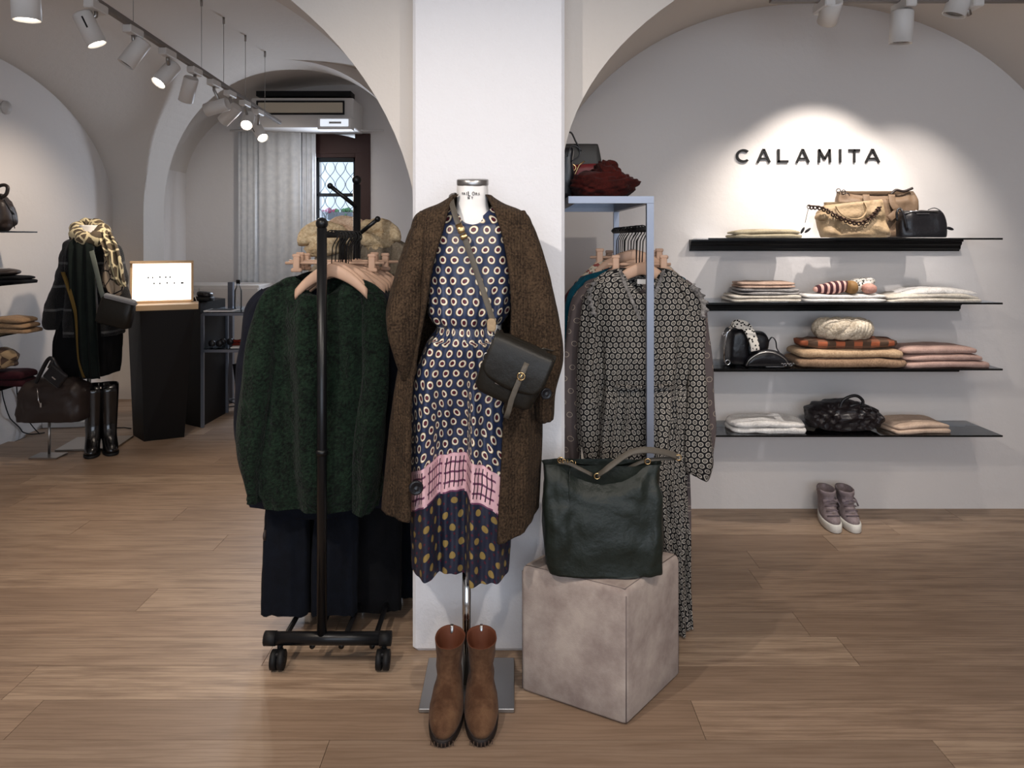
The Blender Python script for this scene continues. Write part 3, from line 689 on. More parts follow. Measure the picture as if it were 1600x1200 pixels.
for ch, x_, y_, h in (('T', 721.3, 304, 3), ('A', 724, 304.4, 3.8), ('I', 728.2, 305, 5), ('L', 731.8, 306, 7), ('O', 737.6, 305.4, 5.6), ('R', 743.6, 304.8, 3.8), ('S', 747.6, 304.4, 3.2), ('N', 731.2, 311.2, 4), ('Y', 736.8, 311.2, 4)):
    for (a, b) in F_[ch]: mb.band([neckpt(x_+a[0]*h*.8, y_-a[1]*h), neckpt(x_+(a[0]+b[0])/2*h*.8, y_-(a[1]+b[1])/2*h), neckpt(x_+b[0]*h*.8, y_-b[1]*h)], .0024 if h > 6 else .0016, .0008, (1, 0, .6) if abs(a[0]-b[0]) < .2 else (0, 0, 1))
part('neck_print', mb, M['blackm'], t, smooth=False)

# dress on the dummy
def dress_fx(x, y, z, c, q, t_, cx, hw, DD):
    # three broad hanging folds of the skirt, the middle one pushed back
    w = sm(1.18, .85, z); s_ = (x-cx)/max(hw, .01)
    if q < 0:
        y += w*.085*(1-sm(.24, .40, abs(s_+.14)))
        y += w*.011*math.sin(s_*13+z*1.5+.6)+w*.002*math.sin(s_*31)
        y += .007*math.sin(s_*22+4*nz(z*3, s_, 1))*sm(1.46, 1.20, z)+.008*nz(s_*5, z*6, 4)*sm(1.5, 1.35, z)
    if 1.16 < z < 1.21: y += .006*math.sin(s_*40)*(1 if q < 0 else 0)
    return x, y
mb = MB()
mb.body([(322, 703, 773, .062), (330, 699, 781, .074), (342, 686, 795, .090), (358, 674, 802, .102), (400, 668, 806, .116), (450, 669, 803, .12), (485, 668, 797, .124), (500, 674, 788, .116), (508, 682, 782, .106), (516, 680, 784, .112), (540, 664, 795, .122), (600, 646, 803, .132), (700, 641, 803, .140), (800, 641, 800, .143), (884, 644, 795, .146)],
        DM, n=150, sub=8, e=.9, fold=.002, k=9, seed=3, f0=.55, dip=.062, dipn=3.5, fx=dress_fx, vfn=lambda p, cx: p.z+3.0*(p.x-W(716, 0, DM).x)**2*sm(1.1, .85, p.z), slant=-.008)
dr = single('dress', mb, M['dress'], 'navy midi dress with cream rings and pink border worn by the dummy', 'dress')

# cardigan: open shell with wall thickness
def shell(mb, rows, D, n=60, sub=6, e=.9, th=.008, fold=.004, k=9, seed=0):
    """rows: py, xl, xr, openL, openR, hd, pyskew"""
    L = cat(rows, sub); rings = []; us = []
    for i, (py, xl, xr, oL, oR, hd, sk) in enumerate(L):
        t_ = i/(len(L)-1); cx = ((xl+xr)/2-800)*D/F; hw = (xr-xl)/2*D/F; z0 = EYE-(py-HOR)*D/F
        a = lambda o: max(-.97, min(.97, ((o-800)*(D-hd*.7)/F-cx)/hw))
        f = lambda s_: math.acos(sp(s_, 1/e))
        t0 = -f(a(oR)); t1 = 2*pi-f(a(oL)); outer = []; inner = []
        for j in range(n+1):
            th_ = t0+(t1-t0)*j/n; c, q = math.cos(th_), math.sin(th_)
            w = math.sin(k*th_+seed+2*nz(c*1.5, q*1.5, z0*1.2+seed))+.6*math.sin((2*k+1)*th_+seed); w += 1.3*nz(c*4, q*4, z0*4+seed)
            A_ = fold*sm(.12, .5, t_); x = cx+hw*sp(c, e)+A_*w*c; y = D+hd*sp(q, e)+A_*w*q
            edge = max(math.exp(-(j/2.2)**2), math.exp(-((n-j)/2.2)**2))
            z = z0-sk*(1 if c > 0 else -.0)*max(0, -q)*sm(.7, 1, t_)
            outer.append(Vector((x, y-edge*.005, z))); inner.append(Vector((x-c*th*(1+edge*.4), y-q*th*(1+edge*.4), z)))
        ring = outer+inner[::-1]; rings.append(ring)
        us.append([q*.01 for q in range(len(ring)+1)])
    mb.loft(rings, cap0=True, cap1=True)
DC = 2.46
t = thing('cardigan', (W(740, 0, DC).x, DC, W(0, 835, DC).z), 'long open brown knitted cardigan hung over the printed dress', 'cardigan')
mb = MB()
shell(mb, [(305, 706, 768, 713, 762, .066, 0), (311, 698, 776, 707, 766, .072, 0), (319, 684, 790, 703, 769, .082, 0), (328, 662, 812, 700, 773, .096, 0), (340, 648, 826, 697, 778, .108, 0), (370, 642, 834, 689, 788, .132, 0), (420, 640, 841, 674, 797, .150, 0), (480, 637, 846, 665, 801, .158, 0), (540, 628, 847, 650, 797, .162, 0), (600, 618, 846, 641, 791, .165, 0), (680, 609, 844, 641, 786, .168, 0), (760, 602, 841, 641, 781, .17, .05), (790, 600, 839, 641, 779, .17, .075)], DC, seed=2, fold=.0045)
part('body', mb, M['cardigan'], t)
for side, rws in (('l', [(672, 338, DC, .030, .05), (660, 372, DC-.03, .047, .06), (648, 420, DC-.05, .052, .065), (636, 465, DC-.08, .054, .062), (628, 505, DC-.10, .054, .058), (630, 545, DC-.09, .040, .05), (636, 585, DC-.06, .026, .035)]),
                  ('r', [(808, 338, DC, .030, .05), (818, 372, DC-.03, .047, .06), (830, 420, DC-.05, .053, .065), (842, 470, DC-.07, .056, .062), (850, 520, DC-.08, .060, .060), (852, 565, DC-.08, .056, .058), (850, 610, DC-.07, .040, .045), (848, 655, DC-.06, .030, .040)])):
    mb = MB(); mb.limb(rws, n=40, sub=8, amp=.0055, seed=5 if side == 'l' else 9, fr=9, k=3); part('sleeve', mb, M['cardigan'], t)
for (bx_, by_, dy_) in ((650, 762, DC-.185), (853, 615, DC-.175)):
    mb = MB(); c = W(bx_, by_, dy_); Mx = Matrix.Translation(c) @ Matrix.Rotation(pi/2, 4, 'X') @ Matrix.Rotation(.25, 4, 'Y')
    s_ = 1 if bx_ < 700 else .8
    mb.lathe([(0, -.006), (.018*s_, -.005), (.023*s_, 0), (.0225*s_, .004), (.017*s_, .008), (.0165*s_, .0065), (.012*s_, .011), (.0115*s_, .0095), (.006*s_, .013), (0, .0135)], M=Mx, n=28); part('button', mb, M['blackl'], t, label='big black domed button')

# saddle bag worn crosswise
t = thing('shoulder_bag', W(805, 640, 2.22), 'small olive black saddle bag strapped across the dummy', 'bag')
cB = W(806, 572, 2.225); RB = Matrix.Translation(cB) @ Matrix.Rotation(math.radians(24), 4, 'Y')
def loc(x, y, z): return RB @ Vector((x, y, z))
mb = MB(); rr = []
for z, hw, hd in ((-.110, .058, .026), (-.108, .078, .034), (-.094, .092, .040), (-.04, .098, .046), (.02, .098, .044), (.055, .094, .036), (.072, .084, .026), (.080, .062, .014)):
    rr.append([loc(hw*sp(math.cos(a), .38), hd*sp(math.sin(a), .5), z) for a in [2*pi*k/48 for k in range(48)]])
mb.loft(rr, cap0=True, cap1=True); part('body', mb, M['saddle'], t)
mb = MB(); fl = []
for i in range(15):
    s_ = i/14; 
    if s_ < .3: y_, z_ = .03-.075*s_/.3, .066+.012*math.sin(pi*s_/.3)
    else: q = (s_-.3)/.7; y_, z_ = -.045-.006*math.sin(pi*q), .066-.120*q
    w = .098*(1 if s_ < .75 else math.sqrt(max(0, 1-((s_-.75)/.27)**2))*.45+.55)
    fl.append((y_, z_, w))
def flring(o_): return [[loc(-w+2*w*k/16, y_-o_, z_-(.012*(1-abs(k/8-1)**2.) if i > 11 else 0)) for k in range(17)]+[loc(w-2*w*k/16, y_-o_+.004, z_-(.012*(1-abs((16-k)/8-1)**2.) if i > 11 else 0)) for k in range(17)] for i, (y_, z_, w) in enumerate(fl)]
mb.loft(flring(.002), cap0=True, cap1=True); fp = part('flap', mb, M['saddle'], t)
mb = MB(); mb.band([loc(*p) for p in ((.022, -.053, .03), (.022, -.056, 0), (.022, -.060, -.05), (.024, -.058, -.085), (.030, -.054, -.12), (.032, -.05, -.145))], .016, .0035, RB.to_3x3() @ Vector((1, 0, 0))); part('closing_strap', mb, M['strapleather'], fp)
mb = MB(); mb.torus(loc(.022, -.060, -.012), .011, .0022, 'y', 14, 6); mb.band([loc(.022, -.063, -.002), loc(.022, -.063, -.025)], .003, .003, (1, 0, 0)); part('buckle', mb, M['gold'], fp)
mb = MB()
for p in ((-.094, -.02, .052), (-.088, -.03, .024)): mb.torus(loc(*p), .010, .002, 'y', 14, 6)
mb.torus(loc(-.090, -.036, -.004), .013, .003, 'y', 16, 6); mb.band([loc(-.094, -.030, .05), loc(-.092, -.036, .008)], .010, .003, (1, 0, 0)); part('side_ring', mb, M['steel'], t)
mb = MB(); mb.box((0, 0, 0), (.020, .001, .010), M=RB @ Matrix.Translation((-.03, -.0445, -.060))); part('logo_plate', mb, M['chrome'], t)
mb = MB(); sp_ = [(706, 304, 2.50), (705, 310, 2.42), (707, 322, 2.38), (714, 345, 2.345), (727, 375, 2.325), (741, 415, 2.315), (755, 455, 2.30), (768, 495, 2.245), (771, 507, 2.225)]
mb.band([Vector(p) for p in cat([tuple(W(*q)) for q in sp_], 6)], .018, .003, (1, 0, .25)); ss = part('shoulder_strap', mb, M['strapleather'], t)
mb = MB(); mb.band([W(716, 350, 2.338), W(722, 364, 2.328)], .021, .005, (1, 0, .4)); mb.band([W(723, 366, 2.324), W(726, 373, 2.321)], .023, .006, (1, 0, .4)); part('strap_buckle', mb, M['gold'], ss)
mb = MB(); mb.slab(W(768, 508, 2.21), (.028, .008, .04), e=.6, amp=0, n=16, m=8); part('strap_tab', mb, M['tanl'], ss)
# strap behind, from the shoulder over the back
mb = MB(); mb.band([Vector(p) for p in cat([tuple(W(*q)) for q in ((706, 304, 2.50), (716, 312, 2.56), (760, 400, 2.63), (820, 500, 2.62), (858, 540, 2.50), (862, 548, 2.32), (846, 545, 2.23))], 6)], .016, .003, (1, 0, .2)); part('back_strap', mb, M['strapleather'], t)

# boots
def boot(name, cx, yb, yt, seed, label, rz=0, mat='suede', parent=None, hgt=.215, shaft=.050):
    """yb heel, yt toe (nearer the camera)"""
    L = yb-yt; t = thing(name, (cx, (yb+yt)/2, 0), label, 'boot', 'brown suede boots in front of the dummy')
    Mx = Matrix.Translation((cx, yb, 0)) @ Matrix.Rotation(rz, 4, 'Z')
    def outline(z, y0, y1, wt, wh, inner=0):   # y0 heel end, y1 toe end (fractions of L)
        out = []
        for k in range(40):
            a = 2*pi*k/40; c, s_ = math.cos(a), math.sin(a); ym = -(y0+y1)/2*L; hl = (y1-y0)/2*L; yy = ym+hl*s_
            f = (1-s_)/2; w = (wh+(wt-wh)*sm(.05, .6, f))*(1.06 if z < .08 else 1)
            n_ = nz(c*2+seed, s_*2, z*22)*.0045 if z > .05 else 0
            cr = .0035*math.sin(z*115+c*2+seed)*sm(.06, .10, z)*(1-sm(.145, .175, z)) if z > .05 else 0
            out.append(Mx @ Vector((w*sp(c, .85)+(n_+cr)*c, yy+(n_+cr)*s_, z)))
        return out
    mb = MB(); mb.loft([outline(.001, .0, 1.0, .047, .034), outline(.004, -.01, 1.01, .050, .036), outline(.018, -.01, 1.015, .051, .037), outline(.022, 0, 1.0, .048, .035)], cap0=True, cap1=True); so = part('sole', mb, plain('dark_rubber_'+name, '1d1512', .6), t)
    mb = MB(); R = []
    for z, y0, y1, wt, wh in ((.02, .0, .99, .047, .034), (.035, -.005, .985, .051, .036), (.05, -.005, .95, .050, .036), (.064, 0, .87, .047, .037), (.078, .0, .76, .044, .037), (.092, .01, .65, .041, .038), (.108, .02, .55, .038, .038), (.13, .02, .48, .039, .039), (.16, .015, .47, .042, .042), (.19, .01, .48, .045, .045), (hgt, .0, .50, .048, .048)): R.append(outline(z, y0, y1, wt, wh))
    for p in R[-1]: p.z += .010*((p.y-yt)/L-.7)
    inn = [[Vector((cx+(p.x-cx)*f, (yb-.12*1)+(p.y-(yb-.12))*1 if False else p.y+( (yb-.245*L)-p.y)*(1-f), p.z-dz)) for p in R[-1]] for f, dz in ((.96, -.001), (.90, .008), (.70, .05), (.5, .085))]
    mb.loft(R, cap0=True); up = part('upper', mb, M[mat], t)
    mb = MB(); mb.loft([R[-1]]+inn, cap1=True); part('lining', mb, M['lining'], up)
    mb = MB(); mb.band([Vector((cx, yb+.002, hgt+.004)), Vector((cx, yb-.006, hgt-.0)), Vector((cx, yb-.012, hgt-.05))], .010, .003, (1, 0, 0)); part('zip', mb, M['steel'], up)
    mb = MB()
    for k in range(-3, 4): mb.box(Mx @ Vector((k*.011, -1.012*L+.0035*k*k*.35, .010)), (.003, .004, .012))
    part('tread', mb, plain('tread_'+name, '4a3a30', .7), so, kind='stuff')
    return t
M['lining'] = plain('russet_leather_lining', '5e3320', .7)
boot('ankle_boot', W(704, 0, 2.38).x, 2.44, 2.165, 1, 'brown suede ankle boot standing left of the dummy pole', -.03)
boot('ankle_boot', W(751, 0, 2.38).x, 2.44, 2.168, 6, 'brown suede ankle boot standing right of the dummy pole', .04)

# ------------------------------------------------------------------ hangers
def hanger(x, y, z, label, group, rail_z, hw=.2, mat='beech', rz=0, drop=.04):
    """z = top of the wooden shoulders at the centre"""
    t = thing('clothes_hanger', (x, y, z), label, 'hanger', group)
    mb = MB(); rings = []
    for i in range(21):
        s_ = -1+i/10; cx_ = x+s_*hw; cz = z-.018-drop*1.1*abs(s_)**1.5-.012*abs(s_)-.02*(abs(s_)**3); hh = .020-.004*abs(s_)**2; dd = .008+.003*abs(s_)
        rings.append([Vector((cx_, y+dd*math.cos(a), cz+hh*1.25*math.sin(a))) for a in [2*pi*k/12 for k in range(12)]])
    mb.loft(rings, cap0=True, cap1=True); part('shoulders', mb, M[mat], t)
    mb = MB(); zc = rail_z; pts = [Vector((x, y, z)), Vector((x, y, zc-.05))]
    pts += [Vector((x+.022*math.cos(a)-.0, y, zc-.006+.022*math.sin(a))) for a in [-.9+.35*k for k in range(12)]]
    pts[1] = Vector((x+.004, y, zc-.045)); mb.tube(pts, .0022, 6); part('hook', mb, M['blackm'], t)
    return t
def top_garment(name, D, x0, x1, ytop, yhem, label, m, neck=22, sleeve=True, hd=.045, seed=1, flare=10, neckw=None, slp=34, cat_='jumper', group=None, dip=.02, sl_end=None, fold=.008, k=7):
    """garment on a hanger; x0,x1 = image columns of the shoulders at depth D"""
    c = (x0+x1)/2; nw = neckw or 42; t = thing(name, W(c, yhem, D), label, cat_, group)
    bi = 26
    mb = MB(); mb.body([(ytop, c-nw, c+nw, hd*.6), (ytop+5, c-nw-14, c+nw+14, hd*.7), (ytop+slp*.5, x0+bi*.4, x1-bi*.4, hd*.85), (ytop+slp, x0+6, x1-6, hd), (ytop+slp+50, x0+14, x1-14, hd), ((ytop+yhem)/2, x0+12-flare*.4, x1-12+flare*.4, hd), (yhem-30, x0+12-flare, x1-12+flare, hd*1.05), (yhem, x0+14-flare, x1-14+flare, hd)], D, n=90, sub=6, e=.8, fold=fold, k=k, seed=seed, f0=.2, dip=dip, dipn=3)
    part('body', mb, m, t)
    if sleeve:
        se = sl_end or yhem
        for s_, xs in ((-1, x0), (1, x1)):
            mb = MB(); q = s_
            mb.limb([(xs-q*20, ytop+slp*.6, D, .018, hd*.8), (xs-q*2, ytop+slp+16, D-.004, .038, hd), (xs+q*4, ytop+slp+70, D-.006, .046, hd*1.05), (xs+q*10, (ytop+se)/2, D-.008, .044, hd), (xs+q*15, se-60, D-.01, .044, hd*.95), (xs+q*14, se-10, D-.01, .034, hd*.8), (xs+q*12, se+4, D-.01, .027, hd*.6)], n=32, sub=7, amp=.005, seed=seed+s_, fr=7, k=3); part('sleeve', mb, m, t)
    return t

# ------------------------------------------------------------------ left clothes rack
XP, RZ = W(503, 0, 2.58).x, 1.512
t = thing('clothes_rack', (XP, 2.9, 0), 'black tubular clothes rack on castors left of the pillar', 'clothes rack')
mb = MB(); mb.tube([(XP, 2.58, .10), (XP, 2.58, 1.535)], .0175, 18); mb.lathe([(.0215, 0), (.0215, .02)], (XP, 2.58, .74), 18); part('front_post', mb, M['black'], t)
mb = MB(); mb.tube([(XP, 3.16, .10), (XP, 3.16, 1.73)], .0165, 16); part('rear_post', mb, M['black'], t)
for y_, z_, r_ in ((2.58, 1.551, .0215), (3.16, 1.749, .020)):
    mb = MB(); mb.sph((XP, y_, z_), r_, 18); part('ball_finial', mb, M['black'], t)
mb = MB(); mb.tube([(XP, 2.58, RZ), (XP, 3.16, RZ)], .0115, 12); part('hanging_rail', mb, M['black'], t)
for dx, z0_, z1_ in ((-.10, W(0, 322, 3.12).z, W(0, 291, 3.12).z), (.10, W(0, 370, 3.16).z, W(0, 343, 3.16).z)):
    mb = MB(); mb.tube([(XP, 3.14, z0_), (XP+dx, 3.10, z1_)], .009, 10); mb.sph((XP+dx, 3.10, z1_), .013, 12); part('side_arm', mb, M['black'], t)
for y_ in (2.58, 3.16):
    mb = MB(); a, b = W(415, 0, 2.58).x, W(609, 0, 2.58).x; mb.tube([(a, y_, .097), (b, y_, .097)], .0225, 18); part('base_bar', mb, M['black'], t)
    for x_ in (a-.003, b-.035): mb = MB(); mb.tube([(x_, y_, .097), (x_+.04, y_, .097)], .0245, 18); part('end_cap', mb, M['blackm'], t)
    for x_ in (a+.05, b-.02):
        mb = MB(); mb.tube([(x_-.024, y_-.02, .034), (x_+.024, y_-.02, .034)], .012, 10); mb.tube([(x_, y_, .055), (x_, y_, .09)], .009, 10); mb.box((x_, y_-.012, .056), (.02, .05, .014), bev=.004); cs = part('castor', mb, M['blackm'], t)
        for s_ in (-.022, .004): mb = MB(); mb.tube([(x_+s_, y_-.02, .034), (x_+s_+.018, y_-.02, .034)], .033, 20); part('wheel', mb, M['blackm'], cs)
for x_ in (440, 490, 535, 583):
    mb = MB(); q = W(x_, 0, 2.60).x; mb.tube([(q, 2.58, .068), (q, 3.16, .068)], .0095, 10); part('base_rail', mb, M['black'], t)

HG = 'beech hangers on the black rack'
def hang(x, y, z, lab, grp=HG, rz=RZ, **k): return hanger(x, y, z, lab, grp, rz, **k)
hang(XP+.02, 2.69, W(0, 411, 2.69).z, 'pale beech hanger inside the dark green jumper', drop=.045, hw=.115)
t = thing('jumper', W(490, 790, 2.70), 'dark green mohair jumper at the front of the black rack', 'jumper')
mb = MB(); DG = 2.71
mb.body([(431, 462, 548, .028), (434, 448, 560, .036), (444, 428, 580, .048), (462, 416, 592, .058), (500, 410, 598, .066), (560, 408, 600, .072), (640, 408, 600, .078), (720, 410, 600, .082), (765, 413, 600, .080), (779, 418, 596, .070), (790, 420, 594, .066)], DG, n=120, sub=7, e=.8, fold=.017, k=5, seed=4, f0=.15, wr=.006, dip=.085, dipn=4.2)
part('body', mb, M['green'], t)
mb = MB(); mb.limb([(447, 446, DG, .02, .04), (425, 468, DG-.01, .042, .05), (414, 510, DG-.02, .050, .058), (405, 580, DG-.03, .054, .06), (397, 650, DG-.035, .054, .06), (394, 710, DG-.035, .050, .058), (396, 752, DG-.03, .036, .045), (397, 772, DG-.03, .026, .034), (396, 784, DG-.03, .026, .032)], n=36, sub=8, amp=.006, seed=2, fr=5, k=3); part('sleeve', mb, M['green'], t)
mb = MB(); mb.limb([(562, 446, DG, .02, .04), (582, 468, DG-.01, .040, .05), (588, 510, DG-.02, .046, .058), (588, 580, DG-.04, .050, .06), (582, 650, DG-.05, .052, .06), (577, 710, DG-.055, .052, .058), (572, 760, DG-.05, .042, .048), (566, 790, DG-.05, .030, .036), (564, 802, DG-.05, .026, .03)], n=36, sub=8, amp=.006, seed=8, fr=5, k=3); part('sleeve', mb, M['green'], t)
mb = MB(); mb.box(W(513, 466, DG+.03), (.045, .002, .012)); part('neck_label', mb, M['white'], t)
mb = MB(); rr_ = []
hang(XP+.02, 2.775, W(0, 412, 2.775).z, 'pale beech hanger under the navy coat', hw=.13)
top_garment('coat', 2.80, 398, 604, 436, 790, 'navy wool coat hung just behind the green jumper', M['navy'], hd=.04, seed=12, sl_end=712, flare=24, cat_='coat')
lb = [('charcoal cardigan third on the black rack', 'char', 402, 612, 434), ('grey green cardigan fourth on the black rack', 'grey', 406, 614, 432), ('black jumper fifth on the black rack', 'blackc', 412, 612, 430), ('black blazer sixth on the black rack', 'blackc', 418, 618, 426), ('dark navy blazer last on the black rack', 'navy', 424, 618, 424)]
for i, (l_, m_, a, b, yt_) in enumerate(lb):
    D = 2.865+i*.062
    hang(XP+.01, D-.012, W(0, yt_-18, D).z, 'pale beech hanger carrying the '+l_.split(' on the')[0], hw=.165)
    top_garment('jumper' if i < 3 else 'blazer', D, a+i*2, b, yt_, 745-i*8, l_, M[m_], hd=.028, seed=20+i, flare=6, cat_='jumper' if i < 3 else 'blazer', slp=38, sl_end=735-i*8, fold=.004)
# trousers below
def trousers(D, x0, x1, yt_, yb_, label, m, seed, gap=4, hd=.035):
    t = thing('trousers', W((x0+x1)/2, yb_, D), label, 'trousers', None); mid = (x0+x1)/2
    for s_, (a, b) in enumerate(((x0, mid-gap/2), (mid+gap/2, x1))):
        mb = MB(); mb.body([(yt_, a+6, b-2, hd*.6), (yt_+20, a+5, b, hd*.9), ((yt_+yb_)/2, a+2, b, hd), (yb_-30, a, b, hd), (yb_, a, b, hd)], D+s_*.004, n=50, sub=6, e=.75, fold=.005, k=3, seed=seed+s_, f0=.05, cap0=True, hemw=.01); part('leg', mb, m, t)
    mb = MB(); mb.body([(yt_-14, x0+6, x1-6, hd*.7), (yt_+8, x0+5, x1-5, hd*.75)], D, n=40, e=.8, cap0=True, cap1=True); part('waistband', mb, m, t)
    return t
t = trousers(2.775, 409, 560, 800, 957, 'wide dark navy trousers nearest under the green jumper', M['navyc'], 3)
mb = MB(); c = W(415, 836, 2.75); mb.tube([c+Vector((-.004, 0, 0)), c+Vector((.004, 0, 0))], .02, 18); part('button', mb, M['brownl'], t)
trousers(2.90, 445, 628, 780, 950, 'black trousers behind the wide navy pair on the rack', M['blackc'], 8)
trousers(3.04, 480, 648, 760, 930, 'dark blue trousers furthest back on the black rack', M['navyc'], 14)
# clamp hangers behind
def clamp_hanger(x0, x1, py, D, label, group, rail_z, m='beech'):
    t = thing('clamp_hanger', W((x0+x1)/2, py, D), label, 'hanger', group)
    a, b = W(x0, py, D), W(x1, py, D); mb = MB(); mb.tube([a, b], .006, 8); part('bar', mb, M[m], t)
    for q in (a.lerp(b, .12), a.lerp(b, .88)):
        mb = MB(); mb.box(q+Vector((0, -.012, 0)), (.026, .009, .05), bev=.003); mb.box(q+Vector((0, .012, 0)), (.026, .009, .05), bev=.003); mb.box(q+Vector((0, -.012, -.028)), (.044, .010, .016), bev=.004); mb.box(q+Vector((0, -.010, .03)), (.034, .012, .014), bev=.004); part('clamp', mb, M[m], t)
    c = (a+b)/2; c.x = W(0, 0, 1).x*0+(XP if x1 < 800 else .495); mb = MB(); mb.tube([Vector((c.x, D, a.z)), Vector((c.x, D, rail_z-.045))]+[Vector((c.x+.022*math.cos(k), D, rail_z-.006+.022*math.sin(k))) for k in [-.9+.35*j for j in range(12)]], .0022, 6); part('hook', mb, M['blackm'], t)
    return t
for i, (a, b, py, D) in enumerate(((446, 600, 411, 2.96), (452, 604, 408, 3.03), (460, 622, 409, 3.10))):
    clamp_hanger(a, b, py, D, ('beech clamp hanger with its clamps left of the jumper collar, nearest', 'beech clamp hanger between the other two behind the jumpers', 'beech clamp hanger furthest back behind the jumpers')[i], 'clamp hangers on the black rack', RZ)
# further hangers seen on the rail
ORD = ('first', 'second', 'third', 'fourth', 'fifth', 'sixth', 'seventh', 'eighth', 'ninth')
for i in range(9):
    D = 2.655+i*.054
    hang(XP+.015, D, W(0, 409+i*1.2, D).z-.012, ORD[i]+' beech hanger back from the ball-topped front post, bare in the row above the jumpers', hw=.13, drop=.05)
# coats with shearling collars on a second rack further back
t = thing('coat_rack', (-.78, 3.85, 0), 'second black rack behind carrying the shearling coats', 'clothes rack')
XC = W(548, 0, 3.6).x
mb = MB(); mb.tube([(XC, 3.42, 1.50), (XC, 4.1, 1.50)], .012, 10); part('hanging_rail', mb, M['black'], t)
for y_ in (3.42, 4.1):
    mb = MB(); mb.tube([(XC, y_, .03), (XC, y_, 1.51)], .015, 12); part('post', mb, M['black'], t)
    mb = MB(); mb.tube([(XC-.22, y_, .03), (XC+.22, y_, .03)], .02, 12); part('base_bar', mb, M['black'], t)
def coat(D, x0, x1, yt_, yh_, label, m, fm, seed, hx, hy, hr):
    t = thing('shearling_coat', W((x0+x1)/2, yh_, D), label, 'coat')
    c = (x0+x1)/2; mb = MB(); mb.body([(yt_, c-22, c+22, .03), (yt_+12, c-34, c+34, .045), (yt_+30, x0+8, x1-8, .06), (yt_+70, x0+4, x1-4, .07), (yh_-40, x0, x1, .075), (yh_, x0, x1, .07)], D, n=70, sub=6, e=.8, fold=.008, k=5, seed=seed, f0=.2, cap0=True); part('body', mb, m, t)
    for s_, xs in ((-1, x0), (1, x1)):
        mb = MB(); mb.limb([(xs-s_*12, yt_+24, D, .03, .05), (xs, yt_+50, D-.01, .055, .06), (xs+s_*6, yt_+120, D-.01, .058, .06), (xs+s_*8, yt_+200, D-.01, .05, .055)], n=26, sub=6, amp=.008, seed=seed+s_); part('sleeve', mb, m, t)
    mb = MB(); pts = []
    for k in range(15):
        a = pi*1.12*(k/14)-.2; pts.append(W(hx+hr*math.cos(a)*1.25, hy-hr*math.sin(a)*.8+4*nz(k*.7, seed), D-.05+.03*math.sin(a)))
    mb.tube(pts, [.026+.012*math.sin(pi*k/14)+.006*nz(k, seed) for k in range(15)], 12); 
    mb.slab(W(hx, hy+6, D-.02), (hr*2.2*D/F, .13, hr*1.5*D/F), e=.8, seed=seed, amp=.02, fr=12, n=30, m=14, ez=.9); part('fleece_collar', mb, fm, t)
    return t
coat(3.50, 492, 560, 392, 640, 'coat with a fluffy beige shearling hood above the beech clamps', M['taupec'], M['fleece'], 3, 506, 377, 26)
coat(3.66, 520, 590, 384, 640, 'coat with a pale pink fleece collar in the middle of the rear rack', M['taupec'], M['pinkfleece'], 5, 541, 366, 22)
coat(3.56, 552, 630, 358, 640, 'taupe coat with cream shearling collar beside the brown cardigan', M['taupec'], M['fleece'], 9, 588, 372, 24)
for i in range(8):
    D = 3.45+i*.07
    t_ = thing('wire_hook', (XC, D, 1.50), ORD[i]+' dark metal hook from the front on the rear coat rack rail', 'hook', 'hooks on the rear coat rack')
    mb = MB(); mb.tube([Vector((XC, D, 1.40)), Vector((XC+.004, D, 1.455))]+[Vector((XC+.022*math.cos(k), D, 1.494+.022*math.sin(k))) for k in [-.9+.35*j for j in range(12)]], .0025, 6); part('hook_wire', mb, M['blackm'], t_)
# ------------------------------------------------------------------ right: steel garment stand
XS = .500; YF, YR = 2.735, 3.62; SZ = 1.655; RR = 1.533
t = thing('garment_stand', (.36, 3.1, 0), 'raw steel garment stand right of the pillar', 'garment stand')
for x_, y_ in ((XS+.012, YF), (XS+.012, YR), (.222, YR)):
        mb = MB(); mb.box((x_, y_, SZ/2-.013), (.026, .026, SZ-.028)); part('post', mb, M['raw'], t, smooth=False)
for y_ in (YF, YR):
    mb = MB(); mb.box(((XS+.025+.209)/2, y_, SZ-.013), (XS+.025-.209, .026, .026)); part('cross_bar', mb, M['raw'], t, smooth=False)
for x_ in (XS+.012, .222):
    mb = MB(); mb.box((x_, (YF+YR)/2, SZ-.013), (.026, YR-YF-.028, .026)); part('side_bar', mb, M['raw'], t, smooth=False)
mb = MB(); mb.box((.367, (YF+YR)/2, SZ-.003), (.262, YR-YF-.03, .006)); part('shelf_plate', mb, M['glass'], t, smooth=False)
mb = MB(); mb.tube([(XS, YF+.01, RR), (XS, YR-.01, RR)], .011, 12); part('hanging_rail', mb, M['blackm'], t)

HG2 = 'beech hangers on the steel stand'
def h2(D, py, lab, hw=.165, **k): return hanger(XS, D, W(0, py, D).z, lab, HG2, RR, hw=hw, **k)
